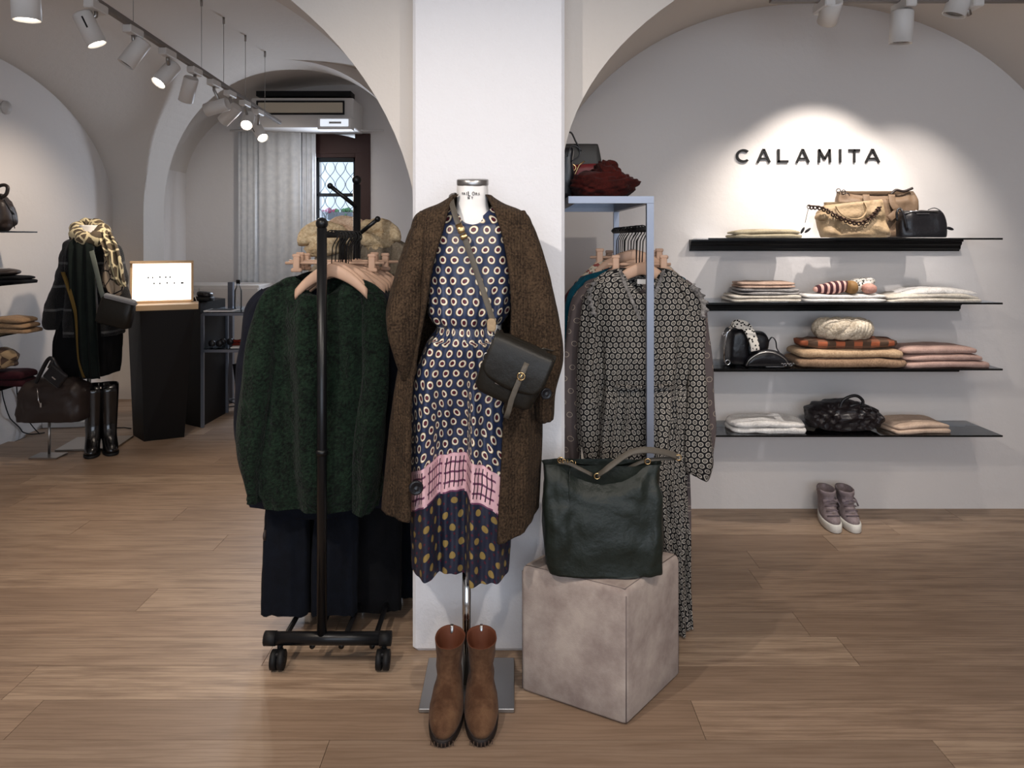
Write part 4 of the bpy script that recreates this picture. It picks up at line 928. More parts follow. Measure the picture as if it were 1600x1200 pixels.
# ring print dress
DD_ = 2.83
h2(DD_-.0, 412, 'beech hanger inside the black and cream ring print dress', drop=.04, hw=.12)
def ring_fx(x, y, z, c, q, t_, cx, hw, DD):
    s_ = (x-cx)/max(hw, .01); w = .5*sm(1.22, .98, z)+.8*sm(.95, .88, z)
    a = w*.011*(math.sin(s_*23+2.5*nz(s_*2, z*2.5, 1))+.6*math.sin(s_*47+3*nz(s_*3, z*3, 5)))
    pin = .012*math.exp(-((z-.925)/.03)**2)
    return x, y+(a+pin)*(1 if q < 0 else -1)
t = thing('dress', W(1000, 978, DD_), 'long black and cream ring print dress on the steel stand', 'dress')
mb = MB()
mb.body([(419, 966, 1036, .030), (423, 950, 1050, .038), (436, 930, 1070, .046), (455, 921, 1082, .052), (480, 917, 1087, .055), (520, 918, 1086, .060), (570, 922, 1080, .062), (600, 924, 1077, .062), (612, 922, 1078, .066), (680, 914, 1074, .075), (760, 914, 1072, .082), (860, 918, 1074, .085), (978, 924, 1078, .085)], DD_, n=150, sub=7, e=.8, fold=.011, k=9, seed=7, f0=.2, wr=.006, dip=.10, dipn=4.5, fx=ring_fx)
part('body', mb, M['ringdress'], t)
mb = MB(); mb.limb([(1058, 440, DD_, .02, .04), (1076, 462, DD_-.01, .036, .045), (1084, 500, DD_-.01, .038, .045), (1086, 560, DD_-.015, .038, .045), (1088, 620, DD_-.02, .044, .048), (1090, 680, DD_-.02, .056, .050), (1092, 720, DD_-.02, .058, .050), (1092, 738, DD_-.02, .046, .040), (1090, 744, DD_-.02, .040, .035)], n=40, sub=8, amp=.005, seed=3, fr=5, k=4); part('sleeve', mb, M['ringdress'], t)
mb = MB(); mb.limb([(942, 440, DD_, .02, .04), (926, 465, DD_-.01, .034, .045), (920, 520, DD_-.01, .036, .045), (918, 600, DD_-.02, .038, .045), (920, 680, DD_-.02, .042, .045), (924, 722, DD_-.02, .034, .04)], n=36, sub=8, amp=.005, seed=6, fr=5, k=4); part('sleeve', mb, M['ringdress'], t)
def frill(pts, amp=.008, w=.022):
    m_ = MB(); P = [Vector(p) for p in cat([tuple(W(*q)) for q in pts], 10)]; rings = []
    for i, p in enumerate(P):
        o_ = Vector((amp*math.sin(i*1.15), -amp*.7*math.cos(i*1.15), 0)); tt = (P[min(i+1, len(P)-1)]-P[max(0, i-1)]).normalized(); s_ = tt.cross(Vector((0, 1, 0))).normalized()
        rings.append([p-s_*.003, p+o_*.5+s_*w*.5+Vector((0, -.004, 0)), p+o_+s_*w+Vector((0, -.002, 0)), p+o_+s_*w+Vector((0, .001, 0)), p+o_*.5+s_*w*.5+Vector((0, -.001, 0)), p-s_*.003+Vector((0, .002, 0))])
    m_.loft(rings, cap0=True, cap1=True); return m_
M['frill'] = fabric('grey_chiffon_frill', '8f8a86', '4a4746', 140, .4)
for pts in (((1077, 448, DD_-.055), (1090, 462, DD_-.062), (1097, 478, DD_-.065), (1094, 496, DD_-.06)), ((934, 442, DD_-.05), (926, 456, DD_-.062), (928, 475, DD_-.068), (934, 492, DD_-.068))):
    m_ = frill(pts, w=.020 if pts[0][0] > 1000 else -.016); part('shoulder_frill', m_, M['frill'], t)
mb = MB()
for s_ in (-1, 1):
    pts = [Vector(p) for p in cat([tuple(W(1003+s_*a, b, DD_-c)) for a, b, c in ((34, 422, .03), (26, 445, .056), (13, 475, .068), (3, 500, .072))], 5)]
    mb.band(pts, .012, .004, (1, 0, .3))
part('neckline_trim', mb, M['frill'], t)
mb = MB(); mb.limb([(960, 603, DD_-.066, .006, .006), (1000, 605, DD_-.075, .006, .006), (1045, 603, DD_-.066, .006, .006)], n=10, amp=.002); part('waist_gather', mb, M['ringdress'], t)
mb = MB(); mb.box(W(1006, 440, DD_-.02), (.05, .002, .018)); part('neck_label', mb, M['white'], t)
lab_ = [('dress', 'taupe ring print dress just behind the black ring print dress', 'taupedots', 2.905, 907, 1086, 424, 910, 'dress'), ('jumper', 'teal jumper third on the steel stand', 'teal', 2.975, 898, 1078, 418, 740, 'jumper'),
        ('blouse', 'beige blouse with dark spots on the steel stand', 'spotty', 3.05, 910, 1060, 404, 690, 'blouse'), ('skirt_dress', 'emerald dress hanging fifth on the steel stand', 'emerald', 3.12, 900, 1066, 420, 850, 'dress'),
        ('cardigan', 'grey cardigan sixth on the steel stand', 'grey', 3.20, 896, 1056, 422, 700, 'cardigan'), ('blouse', 'maroon blouse last on the steel stand', 'maroon', 3.29, 890, 1050, 424, 690, 'blouse')]
for i, (nm, l_, m_, D, a, b, yt_, yh_, ct) in enumerate(lab_):
    h2(D-.012, yt_-10-i*1, 'beech hanger carrying the '+l_.split(' on the')[0].split(' just')[0].replace(' third', '').replace(' hanging fifth', '').replace(' sixth', '').replace(' last', ''), drop=.045)
    top_garment(nm, D, a, b, yt_, yh_, l_, M[m_], hd=.030, seed=40+i, flare=4, cat_=ct, slp=30, neckw=34, sl_end=min(yh_, 720), fold=.004)
for i, D in enumerate((3.36, 3.42, 3.48, 3.54)):
    h2(D, 412, ORD[i]+' bare beech hanger behind the last blouse on the steel stand', hw=.15)
clamp_hanger(922, 1044, 402, 3.06, 'clamp hanger with the beech clamp left above the spotted blouse', 'clamp hangers on the steel stand', RR)
clamp_hanger(940, 1036, 404, 3.25, 'clamp hanger furthest back over the grey cardigan', 'clamp hangers on the steel stand', RR)
clamp_hanger(950, 1048, 413, 2.93, 'clamp hanger nearest behind the ring print dress', 'clamp hangers on the steel stand', RR)
# belt-like strap hanging on the stand
mb = MB(); mb.band([W(913, 690, 2.80), W(912, 715, 2.80), W(912, 738, 2.80)], .02, .004, (1, 0, 0)); single('hang_tag', mb, M['cream'], 'small pale tag hanging beside the ring print sleeve', 'tag')
# things on top of the stand
ZT = SZ+.0005
t = thing('draped_scarf', W(950, 304, 2.85), 'rust red wool scarf heaped on the steel stand', 'scarf')
def drape(q, x, y, z):
    w = .0055*math.sin(190*(q.z+.35*q.x)+9*nz(q.x*9, q.y*9, q.z*9))+.016*nz(q.x*14, q.y*14, q.z*20)+.003*math.sin(330*(q.z-.3*q.x)+7*nz(q.x*12, 3, q.z*12))
    f = 1 if q.z > -.02 else .4
    return q+Vector((x, y, z)).normalized()*w*f
a = W(884, 0, 2.86).x; b = W(994, 0, 2.86).x
mb = MB(); mb.slab(((a+b)/2+.01, 2.88, ZT+.050), (b-a-.01, .2, .105), e=.7, ez=.8, seed=3, amp=.008, fr=14, n=90, m=44, fn=drape)
mb.slab((W(950, 0, 2.86).x, 2.88, ZT+.100), (.125, .13, .085), e=.9, ez=.9, seed=5, amp=.012, fr=16, n=70, m=34, fn=drape, tilt=.35)
for v in mb.v: v.z = max(v.z, ZT+.001)
part('cloth', mb, M['rust'], t)
t = thing('red_bag', W(915, 300, 2.98), 'dark red leather bag behind the rust scarf', 'bag')
mb = MB(); mb.slab((W(920, 0, 3.02).x, 3.03, ZT+.075), (.17, .07, .15), e=.4, ez=.4, seed=2, amp=.003, n=40, m=16); part('body', mb, M['redl'], t)
mb = MB(); mb.tube([W(893, 300, 2.96), W(897, 275, 2.96), W(905, 258, 2.96), W(913, 252, 2.96)], .003, 8); mb.torus(W(895, 262, 2.95), .012, .003); mb.torus(W(893, 275, 2.95), .008, .003); part('hardware', mb, M['gold'], t)
t = thing('grey_bag', W(912, 240, 3.15), 'dark grey structured bag at the back on the steel stand', 'bag')
mb = MB(); mb.body([(306, 868, 944, .05), (300, 866, 944, .055), (250, 870, 938, .05), (229, 874, 934, .04), (226, 876, 932, .03)], 3.22, n=48, sub=3, e=.35, cap0=True, cap1=True); part('body', mb, plain('dark_grey_leather', '3a3836', .5), t)
for v in []: pass
mb = MB(); mb.band([Vector(p) for p in cat([tuple(W(*q)) for q in ((880, 232, 3.16), (883, 212, 3.16), (892, 207, 3.16), (900, 222, 3.16), (908, 236, 3.16))], 5)], .02, .005, (0, 1, 0)); part('handle', mb, M['blackl'], t)
t = thing('black_bag', W(888, 290, 2.9), 'black leather bag tight against the pillar on the steel stand', 'bag')
mb = MB(); mb.slab((W(886, 0, 2.86).x+.0, 2.90, ZT+.10), (.05, .12, .20), e=.5, ez=.5, seed=8, amp=.006, n=36, m=18); part('body', mb, M['blackl'], t)
mb = MB(); mb.band([Vector(p) for p in cat([tuple(W(*q)) for q in ((886, 245, 2.84), (893, 228, 2.84), (905, 232, 2.84), (904, 245, 2.84), (892, 252, 2.84))], 5)], .014, .004, (0, 1, .2)); part('strap', mb, M['blackl'], t)

# ------------------------------------------------------------------ wall sign: seven letters
t = thing('wall_sign', (W(1262, 0, 4.07).x, 4.07, W(0, 255, 4.07).z), 'black capital letters CALAMITA on the shelf wall', 'sign')
YS = 4.072; hL = W(0, 233, 4.07).z-W(0, 254, 4.07).z; zb = W(0, 254, 4.07).z; ST = .013
def stroke(mb, p, q, st=ST):
    p, q = Vector((p[0], YS, p[1])), Vector((q[0], YS, q[1])); mb.band([p, q], st, .010, (q-p).cross(Vector((0, 1, 0))))
def letter(ch, x0, x1):
    mb = MB(); w = x1-x0
    if ch == 'C':
        pts = [Vector((x0+w*.55+w*.55*math.cos(a), YS, zb+hL/2+hL*.5*math.sin(a))) for a in [math.radians(45+270*k/24) for k in range(25)]]
        rings = []
        for i, p in enumerate(pts):
            c = Vector((x0+w*.55, YS, zb+hL/2)); d_ = (p-c).normalized(); rings.append([p+Vector((0, -.005, 0)), p-d_*ST+Vector((0, -.005, 0)), p-d_*ST+Vector((0, .005, 0)), p+Vector((0, .005, 0))])
        mb.loft(rings, cap0=True, cap1=True)
    if ch == 'A':
        stroke(mb, (x0+.004, zb), (x0+w/2, zb+hL)); stroke(mb, (x0+w/2, zb+hL), (x1-.004, zb)); stroke(mb, (x0+w*.24, zb+hL*.30), (x1-w*.24, zb+hL*.30), ST*.8)
    if ch == 'L': stroke(mb, (x0+ST/2, zb), (x0+ST/2, zb+hL)); stroke(mb, (x0, zb+ST/2), (x1, zb+ST/2))
    if ch == 'M': stroke(mb, (x0+ST/2, zb), (x0+ST*.7, zb+hL)); stroke(mb, (x0+ST*.5, zb+hL*.98), (x0+w/2, zb+hL*.25)); stroke(mb, (x0+w/2, zb+hL*.25), (x1-ST*.5, zb+hL*.98)); stroke(mb, (x1-ST*.7, zb+hL), (x1-ST/2, zb))
    if ch == 'I': stroke(mb, ((x0+x1)/2, zb), ((x0+x1)/2, zb+hL))
    if ch == 'T': stroke(mb, (x0, zb+hL-ST/2), (x1, zb+hL-ST/2)); stroke(mb, ((x0+x1)/2, zb), ((x0+x1)/2, zb+hL))
    part('letter', mb, M['blackm'], t, smooth=False)
for ch, a, b in (('C', 1150, 1171), ('A', 1183, 1204), ('L', 1215, 1232), ('A', 1244, 1265), ('M', 1278, 1299), ('I', 1310, 1316), ('T', 1326, 1344), ('A', 1352, 1375)):
    letter(ch, W(a, 0, 4.07).x, W(b, 0, 4.07).x)

# ------------------------------------------------------------------ wall shelves
SX0, SX1, SYF, SYB = 1.005, 2.512, 3.770, 4.078
SHZ = [1.500, 1.169, .831, .490]; nmz = ('top', 'second', 'third', 'lowest')
for i, z in enumerate(SHZ):
    t = thing('wall_shelf', ((SX0+SX1)/2, SYB, z), nmz[i]+' smoked glass shelf on the wall under the letters', 'shelf', 'glass shelves on the right wall')
    mb = MB(); mb.box(((SX0+SX1)/2, (SYF+SYB)/2, z-.004), (SX1-SX0, SYB-SYF, .007)); part('glass_plate', mb, M['glass'], t, smooth=False)
    mb = MB(); mb.box(((SX0+SX1)/2, SYF-.0015, z-.004), (SX1-SX0, .003, .009)); part('polished_edge', mb, M['glassedge'], t, smooth=False)
    prof = [(0, -.0085), (-.05, -.0085), (-.05, -.018), (-.038, -.022), (-.036, -.034), (-.026, -.042), (-.024, -.058), (-.012, -.066), (-.012, -.072), (0, -.072)] if i < 2 else [(0, -.0085), (-.03, -.0085), (-.03, -.02), (0, -.02)]
    if i == 2: prof = [(0, -.0085), (-.035, -.0085), (-.035, -.022), (-.01, -.07), (0, -.07)]
    mb = MB(); mb.loft([[Vector((x_, SYB+y_, z+z_)) for y_, z_ in prof] for x_ in (W(1078, 0, 4.06).x, W(1500, 0, 4.06).x)], cap0=True, cap1=True); part('wall_rail', mb, M['moulding'], t, smooth=False)

def folded(name, px0, px1, z, hgt, m, label, cat_, layers=2, dep=.24, seed=0, y=None, group=None, slump=0, e=.24, D=None, rz=0, tilt=0, amp=.005):
    """folded knitwear: soft layers stacked, lying at height z"""
    D = D or 3.90; y = y or D; a, b = W(px0, 0, D-.03).x, W(px1, 0, D-.03).x; mb = MB(); lh = hgt/layers
    for k in range(layers):
        zc = z+lh*(k+.5); sh = .006*nz(seed, k*3.3)
        def fn(q, x, y_, z_, k=k):
            q.z += -slump*abs(x)**2*(k+1)/layers*.5+.004*nz(q.x*12+seed, q.y*10, k)*(k+.5)/layers
            return q
        mb.slab(((a+b)/2+sh, y+sh, zc), (b-a-k*.006, dep-k*.01, lh*1.10), e=e, ez=.55, seed=seed+k*7, amp=amp, fr=9, n=56, m=12, fn=fn, rz=rz)
    for v in mb.v: v.z = max(v.z, z+.0006)
    return single(name, mb, m, label, cat_, group)
s1, s2, s3, s4 = SHZ
folded('folded_jumper', 1143, 1246, s1, .045, M['khaki'], 'khaki beige knit folded at the left end of the top shelf', 'jumper', 2, seed=3, slump=.012)
# second shelf
folded('folded_jumper', 1137, 1246, s2, .036, M['cream'], 'cream jumper at the bottom of the pile left on the second shelf', 'jumper', 2, seed=5, group='pile left on the second shelf')
folded('folded_jumper', 1150, 1244, s2+.037, .032, M['greyknit'], 'grey marl jumper in the middle of the pile on the second shelf', 'jumper', 2, seed=8, group='pile left on the second shelf', dep=.22)
folded('folded_jumper', 1152, 1238, s2+.070, .032, M['pinkbeige'], 'pink beige jumper on top of the pile left on the second shelf', 'jumper', 2, seed=11, group='pile left on the second shelf', dep=.21)
folded('folded_jumper', 1250, 1378, s2, .038, M['white_knit'], 'white jumper under the striped bundle on the second shelf', 'jumper', 2, seed=14)
folded('folded_jumper', 1378, 1522, s2, .046, M['cream'], 'cream jumper folded at the right end of the second shelf', 'jumper', 2, seed=17, slump=.03)
folded('folded_jumper', 1402, 1520, s2+.040, .034, M['white_knit'], 'off-white jumper on top at the right end of the second shelf', 'jumper', 1, seed=19, slump=.05, dep=.2)
def stripes():
    g = G('striped_sock_knit'); w = g.n('ShaderNodeTexWave', {'Scale': 11}, bands_direction='X'); g.put(w.inputs['Vector'], g.tc.outputs['Object'])
    c = g.mix(g.math('GREATER_THAN', w.outputs[1], .62), lin('3c1822'), lin('cfa59a')); return g.done(c, .95, 0, g.bump(g.noise(160), .4))
def leo():
    g = G('black_white_dot_knit'); v = g.n('ShaderNodeTexVoronoi', {'Scale': 75}); g.put(v.inputs['Vector'], g.tc.outputs['Object'])
    return g.done(g.mix(less(g, v.outputs[0], .38), lin('d8d2c8'), lin('151313')), .95)
t = thing('sock_bundle', W(1310, 458, 3.86), 'bundle of striped and dotted knitted socks tied with tan ribbon', 'socks')
z0_ = s2+.039
mb = MB(); mb.slab((W(1300, 0, 3.85).x, 3.85, z0_+.034), (.20, .09, .06), e=.7, ez=.9, seed=2, amp=.006, tilt=-.12); part('striped_sock', mb, stripes(), t)
mb = MB(); mb.slab((W(1345, 0, 3.88).x, 3.89, z0_+.045), (.15, .10, .075), e=.8, ez=.9, seed=4, amp=.008, tilt=-.15); part('dotted_sock', mb, leo(), t)
mb = MB(); mb.slab((W(1356, 0, 3.84).x, 3.83, z0_+.030), (.07, .08, .055), e=.8, ez=.9, seed=6, amp=.005); part('pink_sock', mb, fabric('salmon_knit', 'c89a8c', 'a87c70'), t)
mb = MB(); mb.slab((W(1330, 0, 3.83).x, 3.835, z0_+.036), (.055, .105, .070), e=.6, ez=.8, seed=7, amp=.002); part('ribbon', mb, plain('tan_ribbon', '8a6840', .6), t)
# third shelf
folded('folded_blanket', 1238, 1405, s3, .048, fabric('brown_ribbed_blanket', '9c8068', '7c6450', 160, .5, .3, rib=14), 'brown ribbed blanket lowest in the middle pile of the third shelf', 'blanket', 1, seed=21, group='middle pile on the third shelf', dep=.27, amp=.006)
folded('folded_blanket', 1241, 1402, s3+.048, .046, fabric('tan_ribbed_blanket', 'c4a888', 'a08468', 160, .5, .3, rib=14), 'tan ribbed blanket under the checked scarf on the third shelf', 'blanket', 1, seed=23, group='middle pile on the third shelf', dep=.25, amp=.006)
def check():
    g = G('orange_brown_check'); x = g.n('ShaderNodeSeparateXYZ'); g.put(x.inputs[0], g.tc.outputs['Object'])
    a = less(g, g.math('FRACT', g.math('MULTIPLY', x.outputs[0], 11)), .5); b = less(g, g.math('FRACT', g.math('MULTIPLY', x.outputs[2], 26)), .45)
    c = g.mix(a, lin('4e3a2c'), lin('a85c3c')); c = g.mix(g.math('MULTIPLY', b, .7), c, lin('5f4636')); return g.done(c, .95, 0, g.bump(g.noise(120), .5))
folded('folded_scarf', 1248, 1400, s3+.094, .046, check(), 'orange and brown checked scarf folded under the chunky snood', 'scarf', 1, seed=25, dep=.2, amp=.012, e=.5, group='middle pile on the third shelf')
t = thing('knitted_snood', W(1318, 530, 3.86), 'chunky cream cable knit snood on top of the checked scarf', 'scarf')
zz = s3+.142; cxs = W(1317, 0, 3.86).x
def cable(q, x, y, z): return q+Vector((x, y, z)).normalized()*(.009*abs(math.sin(30*q.x+22*q.z))+.004*nz(q.x*30, q.z*30, q.y*30))
mb = MB()
def strand(ph, rad, cz, ta, tb_, R1=.105, R2=.055, n_=46, tw=3.5, off_=.020):
    out = []
    for k in range(n_):
        f = k/(n_-1); a_ = ta+(tb_-ta)*f; w = tw*2*pi*f+ph
        c = Vector((cxs+R1*math.cos(a_), 3.865+R2*math.sin(a_), zz+cz)); o = Vector((math.cos(a_), math.sin(a_)*.6, 0))
        out.append(c+o*off_*math.cos(w)+Vector((0, 0, off_*1.1*math.sin(w))))
    return out
for ph in (0, 2*pi/3, 4*pi/3): mb.tube(strand(ph, .03, .052, 0, 2*pi), .036, 12)
for v in mb.v: v.z = max(v.z, zz+.001)
part('loop', mb, fabric('cream_cable_knit', 'd8cbb8', 'a89a86', 110, 1., .4, dist=.006), t)
mb = MB()
for k in range(7): mb.slab((cxs+.012+.018*k-.02, 3.815-.010*math.sin(pi*k/6), zz+.066-.004*abs(k-3)), (.030, .09, .085), e=.9, ez=.9, seed=k, amp=.003, n=18, m=8, tilt=.35)
part('twist', mb, fabric('cream_cable_knit_light', 'e0d5c4', 'b4a792', 110, 1., .4, dist=.006), t, kind=None)
for k, lb_ in enumerate(('lowest', 'middle', 'topmost')):
    folded('folded_jumper', 1402, 1536-k*9, s3+.036*k, .036, M['pink'], lb_+' of the three dusty pink jumpers on the third shelf', 'jumper', 1, seed=31+k, dep=.24-k*.01, group='pink jumpers on the third shelf', slump=.02, e=.35)
t = thing('black_backpack', W(1160, 570, 3.88), 'black leather backpack with patterned scarf on the third shelf', 'bag')
mb = MB(); mb.slab((W(1152, 0, 3.9).x, 3.93, s3+.096), (.105, .16, .19), e=.45, ez=.45, seed=2, amp=.005, n=44, m=20); part('body', mb, M['blackl'], t)
mb = MB(); mb.slab((W(1184, 0, 3.9).x, 3.95, s3+.085), (.13, .12, .165), e=.55, ez=.55, seed=4, amp=.006, n=44, m=20); part('front_pocket', mb, M['blackl'], t)
mb = MB(); mb.band([Vector(p) for p in cat([tuple(W(*q)) for q in ((1140, 512, 3.84), (1150, 507, 3.84), (1164, 509, 3.84), (1172, 520, 3.82), (1178, 535, 3.81), (1180, 548, 3.81))], 5)], .05, .010, (.7, .2, .4)); part('tied_scarf', mb, leo(), t)
mb = MB(); mb.tube([W(1132, 565, 3.83), W(1131, 545, 3.83), W(1136, 520, 3.83), W(1148, 508, 3.83)], .005, 8); mb.torus(W(1137, 566, 3.82), .012, .003); mb.torus(W(1131, 522, 3.83), .008, .002); part('metal_trim', mb, M['chrome'], t)
t = thing('black_crossbody', W(1205, 572, 3.82), 'small black half moon bag in front of the black backpack', 'bag')
mb = MB(); rr = []
for k in range(17):
    s_ = k/16; xx = W(1165, 0, 3.83).x+s_*.225; hh = .082*math.sqrt(max(.02, 1-(2*s_-1)**2))+.006
    rr.append([Vector((xx, 3.83+.028*math.cos(a), s3+.002+hh*(.5+.5*math.sin(a)))) for a in [2*pi*j/20 for j in range(20)]])
mb.loft(rr, cap0=True, cap1=True); part('body', mb, M['blackl'], t)
mb = MB(); mb.tube([Vector((W(1166, 0, 3.8).x+.22*k/16, 3.80, s3+.012+.068*math.sin(pi*k/16)**.6)) for k in range(17)], .003, 6); part('zip', mb, M['steel'], t)
mb = MB()
for k in range(5): mb.torus(W(1222+4.5*k, 568+(k % 2)*2, 3.79), .007, .0022, 'y' if k % 2 else 'z', 10, 5)
part('chain', mb, M['chrome'], t)
mb = MB(); mb.band([Vector(p) for p in cat([tuple(W(*q)) for q in ((1200, 535, 3.87), (1206, 527, 3.87), (1212, 533, 3.86), (1214, 545, 3.85), (1222, 556, 3.83))], 4)], .012, .004, (0, 1, 0)); part('strap', mb, M['blackl'], t)
# lowest shelf
folded('folded_jumper', 1139, 1256, s4, .062, M['white_knit'], 'white fuzzy jumper at the left of the lowest shelf', 'jumper', 2, seed=41, slump=.02, rz=-.1, dep=.22, e=.45, amp=.008)
folded('folded_cardigan', 1384, 1476, s4, .056, fabric('beige_fine_knit', 'c9b09c', 'ae9684', 200, .3, .3), 'pale beige cardigan folded right of the quilted bag on the lowest shelf', 'cardigan', 2, seed=43, slump=.03, rz=.12, dep=.22)
t = thing('quilted_bag', W(1322, 668, 3.86), 'black leather bag with faceted star quilting on the lowest shelf', 'bag')
def facet(q, x, y, z):
    u, v_ = q.x*17, q.z*17; f = abs((u+v_) % 1-.5)+abs((u-v_) % 1-.5)+.5*abs(u % 1-.5); return q+Vector((x*.4, y*1.4, z*.4))*.018*(f-.6)
mb = MB(); mb.slab((W(1322, 0, 3.86).x, 3.89, s4+.078), (.385, .16, .155), e=.5, ez=.6, seed=4, amp=.008, n=120, m=48, fn=facet)
for v in mb.v: v.z = max(v.z, s4+.001); s_ = (v.x-W(1322, 0, 3.86).x)/.19; v.z -= sm(s4+.07, s4+.15, v.z)*.03*abs(s_)**2; v.x += (-.02)*sm(s4+.05, s4+.15, v.z)
part('body', mb, leather('black_quilted_leather', '161214', .35, 300, .3, '2a2224', 15), t, smooth=False)
mb = MB(); mb.tube([Vector(p) for p in cat([tuple(W(*q)) for q in ((1312, 640, 3.83), (1318, 625, 3.83), (1336, 618, 3.83), (1348, 626, 3.83), (1346, 638, 3.83))], 5)], .008, 10); mb.tube([W(1310, 640, 3.84), W(1338, 632, 3.82), W(1356, 636, 3.84)], .010, 10); part('handle', mb, M['blackl'], t)
# top shelf bags
t = thing('brown_tote', W(1365, 368, 3.98), 'tall taupe brown leather tote behind the tan bag on the top shelf', 'bag')
def wr_(amp): return lambda x, y, z, c, q, t_, cx, hw, DD: (x, y+amp*nz(x*14, z*18, 3)+amp*.6*nz(x*30, z*10, 8))
mb = MB(); R_ = mb.body([(370, 1308, 1428, .048), (364, 1306, 1430, .055), (340, 1305, 1430, .055), (315, 1306, 1430, .045), (303, 1308, 1428, .032), (299, 1309, 1426, .026)], 3.99, n=80, sub=5, e=.4, cap0=True, fx=wr_(.02))
for v in mb.v:
    s_ = (v.x-W(1368, 0, 3.99).x)/.21; v.z = max(v.z-.028*sm(W(0, 320, 3.99).z, W(0, 299, 3.99).z, v.z)*max(0, 1-s_*s_), s1+.001)
top = [p.copy() for p in R_[-1]]; mb.loft([top, [Vector((p.x, 3.99+(p.y-3.99)*.8, p.z-.03)) for p in top]], cap1=True)
part('body', mb, M['taupel'], t)
mb = MB()
for x_ in (1357, 1397): mb.band([Vector(p) for p in cat([tuple(W(*q)) for q in ((x_-4, 304, 3.94), (x_-2, 318, 3.925), (x_+4, 330, 3.92), (x_-8, 342, 3.915))], 4)], .035, .005, (1, 0, .1))
part('handle', mb, M['taupel'], t)
mb = MB()
for q in ((1310, 298), (1318, 300), (1324, 305)): mb.torus(W(q[0], q[1], 3.96), .011, .0025, 'y', 12, 5)
mb.tube([Vector(p) for p in cat([tuple(W(*q)) for q in ((1392, 304, 3.95), (1400, 297, 3.95), (1412, 299, 3.95), (1426, 294, 3.95))], 5)], .007, 8); part('strap_hardware', mb, M['brownl'], t)
t = thing('tan_bag', W(1330, 368, 3.86), 'slouchy tan leather bag with a braided chain at the front of the top shelf', 'bag')
DT = 3.85
mb = MB(); R_ = mb.body([(371, 1284, 1382, .05), (366, 1281, 1386, .056), (350, 1279, 1383, .056), (335, 1278, 1380, .05), (322, 1284, 1378, .042), (316, 1290, 1376, .03)], DT, n=80, sub=6, e=.45, cap0=True, fx=wr_(.032))
for v in mb.v:
    s_ = (v.x-W(1332, 0, DT).x)/.17; v.z = max(v.z, s1+.001); w = sm(W(0, 335, DT).z, W(0, 316, DT).z, v.z); v.z += w*(.018*s_)
top = [p.copy() for p in R_[-1]]; mb.loft([top, [Vector((p.x, DT+(p.y-DT)*.8, p.z-.03)) for p in top]], cap1=True)
part('body', mb, M['tanl'], t)
mb = MB(); mb.slab(W(1284, 338, DT-.01), (.06, .09, .05), e=.8, ez=.9, seed=3, amp=.006); part('side_fold', mb, M['tanl'], t)
mb = MB(); mb.band([Vector(p) for p in cat([tuple(W(*q)) for q in ((1306, 322, DT-.05), (1314, 334, DT-.07), (1330, 342, DT-.075), (1346, 340, DT-.07), (1354, 328, DT-.06), (1350, 316, DT-.045))], 5)], .014, .005, (0, 1, .2)); part('handle', mb, M['tanl'], t)
mb = MB(); P = [Vector(p) for p in cat([tuple(W(*q)) for q in ((1266, 323, DT-.055), (1284, 325, DT-.065), (1305, 336, DT-.075), (1325, 345, DT-.08), (1345, 348, DT-.08), (1362, 338, DT-.07), (1374, 325, DT-.055))], 6)]
for i, p in enumerate(P[::1]): mb.torus(p+Vector((0, 0, .004*(-1)**i)), .0085, .0038, 'y' if i % 2 else 'z', 10, 6)
part('braided_chain', mb, plain('bronze_chain', '4a3830', .35, .6), t)
mb = MB(); mb.torus(W(1264, 323, DT-.05), .010, .002, 'y', 12, 5); mb.tube([W(1263, 326, DT-.05), W(1258, 348, DT-.05)], .0015, 5)
for q in ((1254, 360), (1262, 360)): mb.slab(W(q[0], q[1], DT-.05), (.014, .012, .04), e=.8, ez=1, amp=0, n=10, m=6, tilt=.5 if q[0] < 1260 else .9)
part('leaf_charm', mb, M['blackl'], t)
t = thing('small_black_bag', W(1440, 368, 3.84), 'small black leather bag at the right of the top shelf', 'bag')
mb = MB(); mb.body([(371, 1407, 1474, .035), (368, 1404, 1476, .042), (350, 1403, 1475, .04), (334, 1407, 1471, .03), (329, 1410, 1468, .018)], 3.85, n=60, sub=5, e=.4, cap0=True, cap1=True, fx=wr_(.008))
for v in mb.v: v.z = max(v.z, s1+.001)
part('body', mb, M['blackl'], t)
mb = MB(); mb.tube([W(1413, 331, 3.82), W(1440, 329, 3.82), W(1466, 331, 3.82)], .003, 6); mb.box(W(1442, 333.5, 3.815), (.065, .002, .003)); part('zip', mb, M['chrome'], t)
mb = MB(); mb.tube([Vector(p) for p in cat([tuple(W(*q)) for q in ((1402, 345, 3.82), (1401, 332, 3.82), (1406, 326, 3.82), (1412, 335, 3.80), (1418, 360, 3.80))], 4)], .006, 8); part('strap', mb, M['blackl'], t)
mb = MB(); mb.tube([Vector(p) for p in cat([tuple(W(*q)) for q in ((1450, 328, 3.84), (1460, 325, 3.84), (1470, 330, 3.83), (1476, 340, 3.82), (1477, 354, 3.82))], 4)], .0022, 6); part('strap', mb, M['blackl'], t)
mb = MB(); mb.slab(W(1484, 357, 3.82), (.045, .012, .016), e=.9, ez=1, amp=0, n=12, m=6, tilt=.3); mb.torus(W(1404, 333, 3.81), .009, .0022); part('leaf_charm', mb, M['blackl'], t)
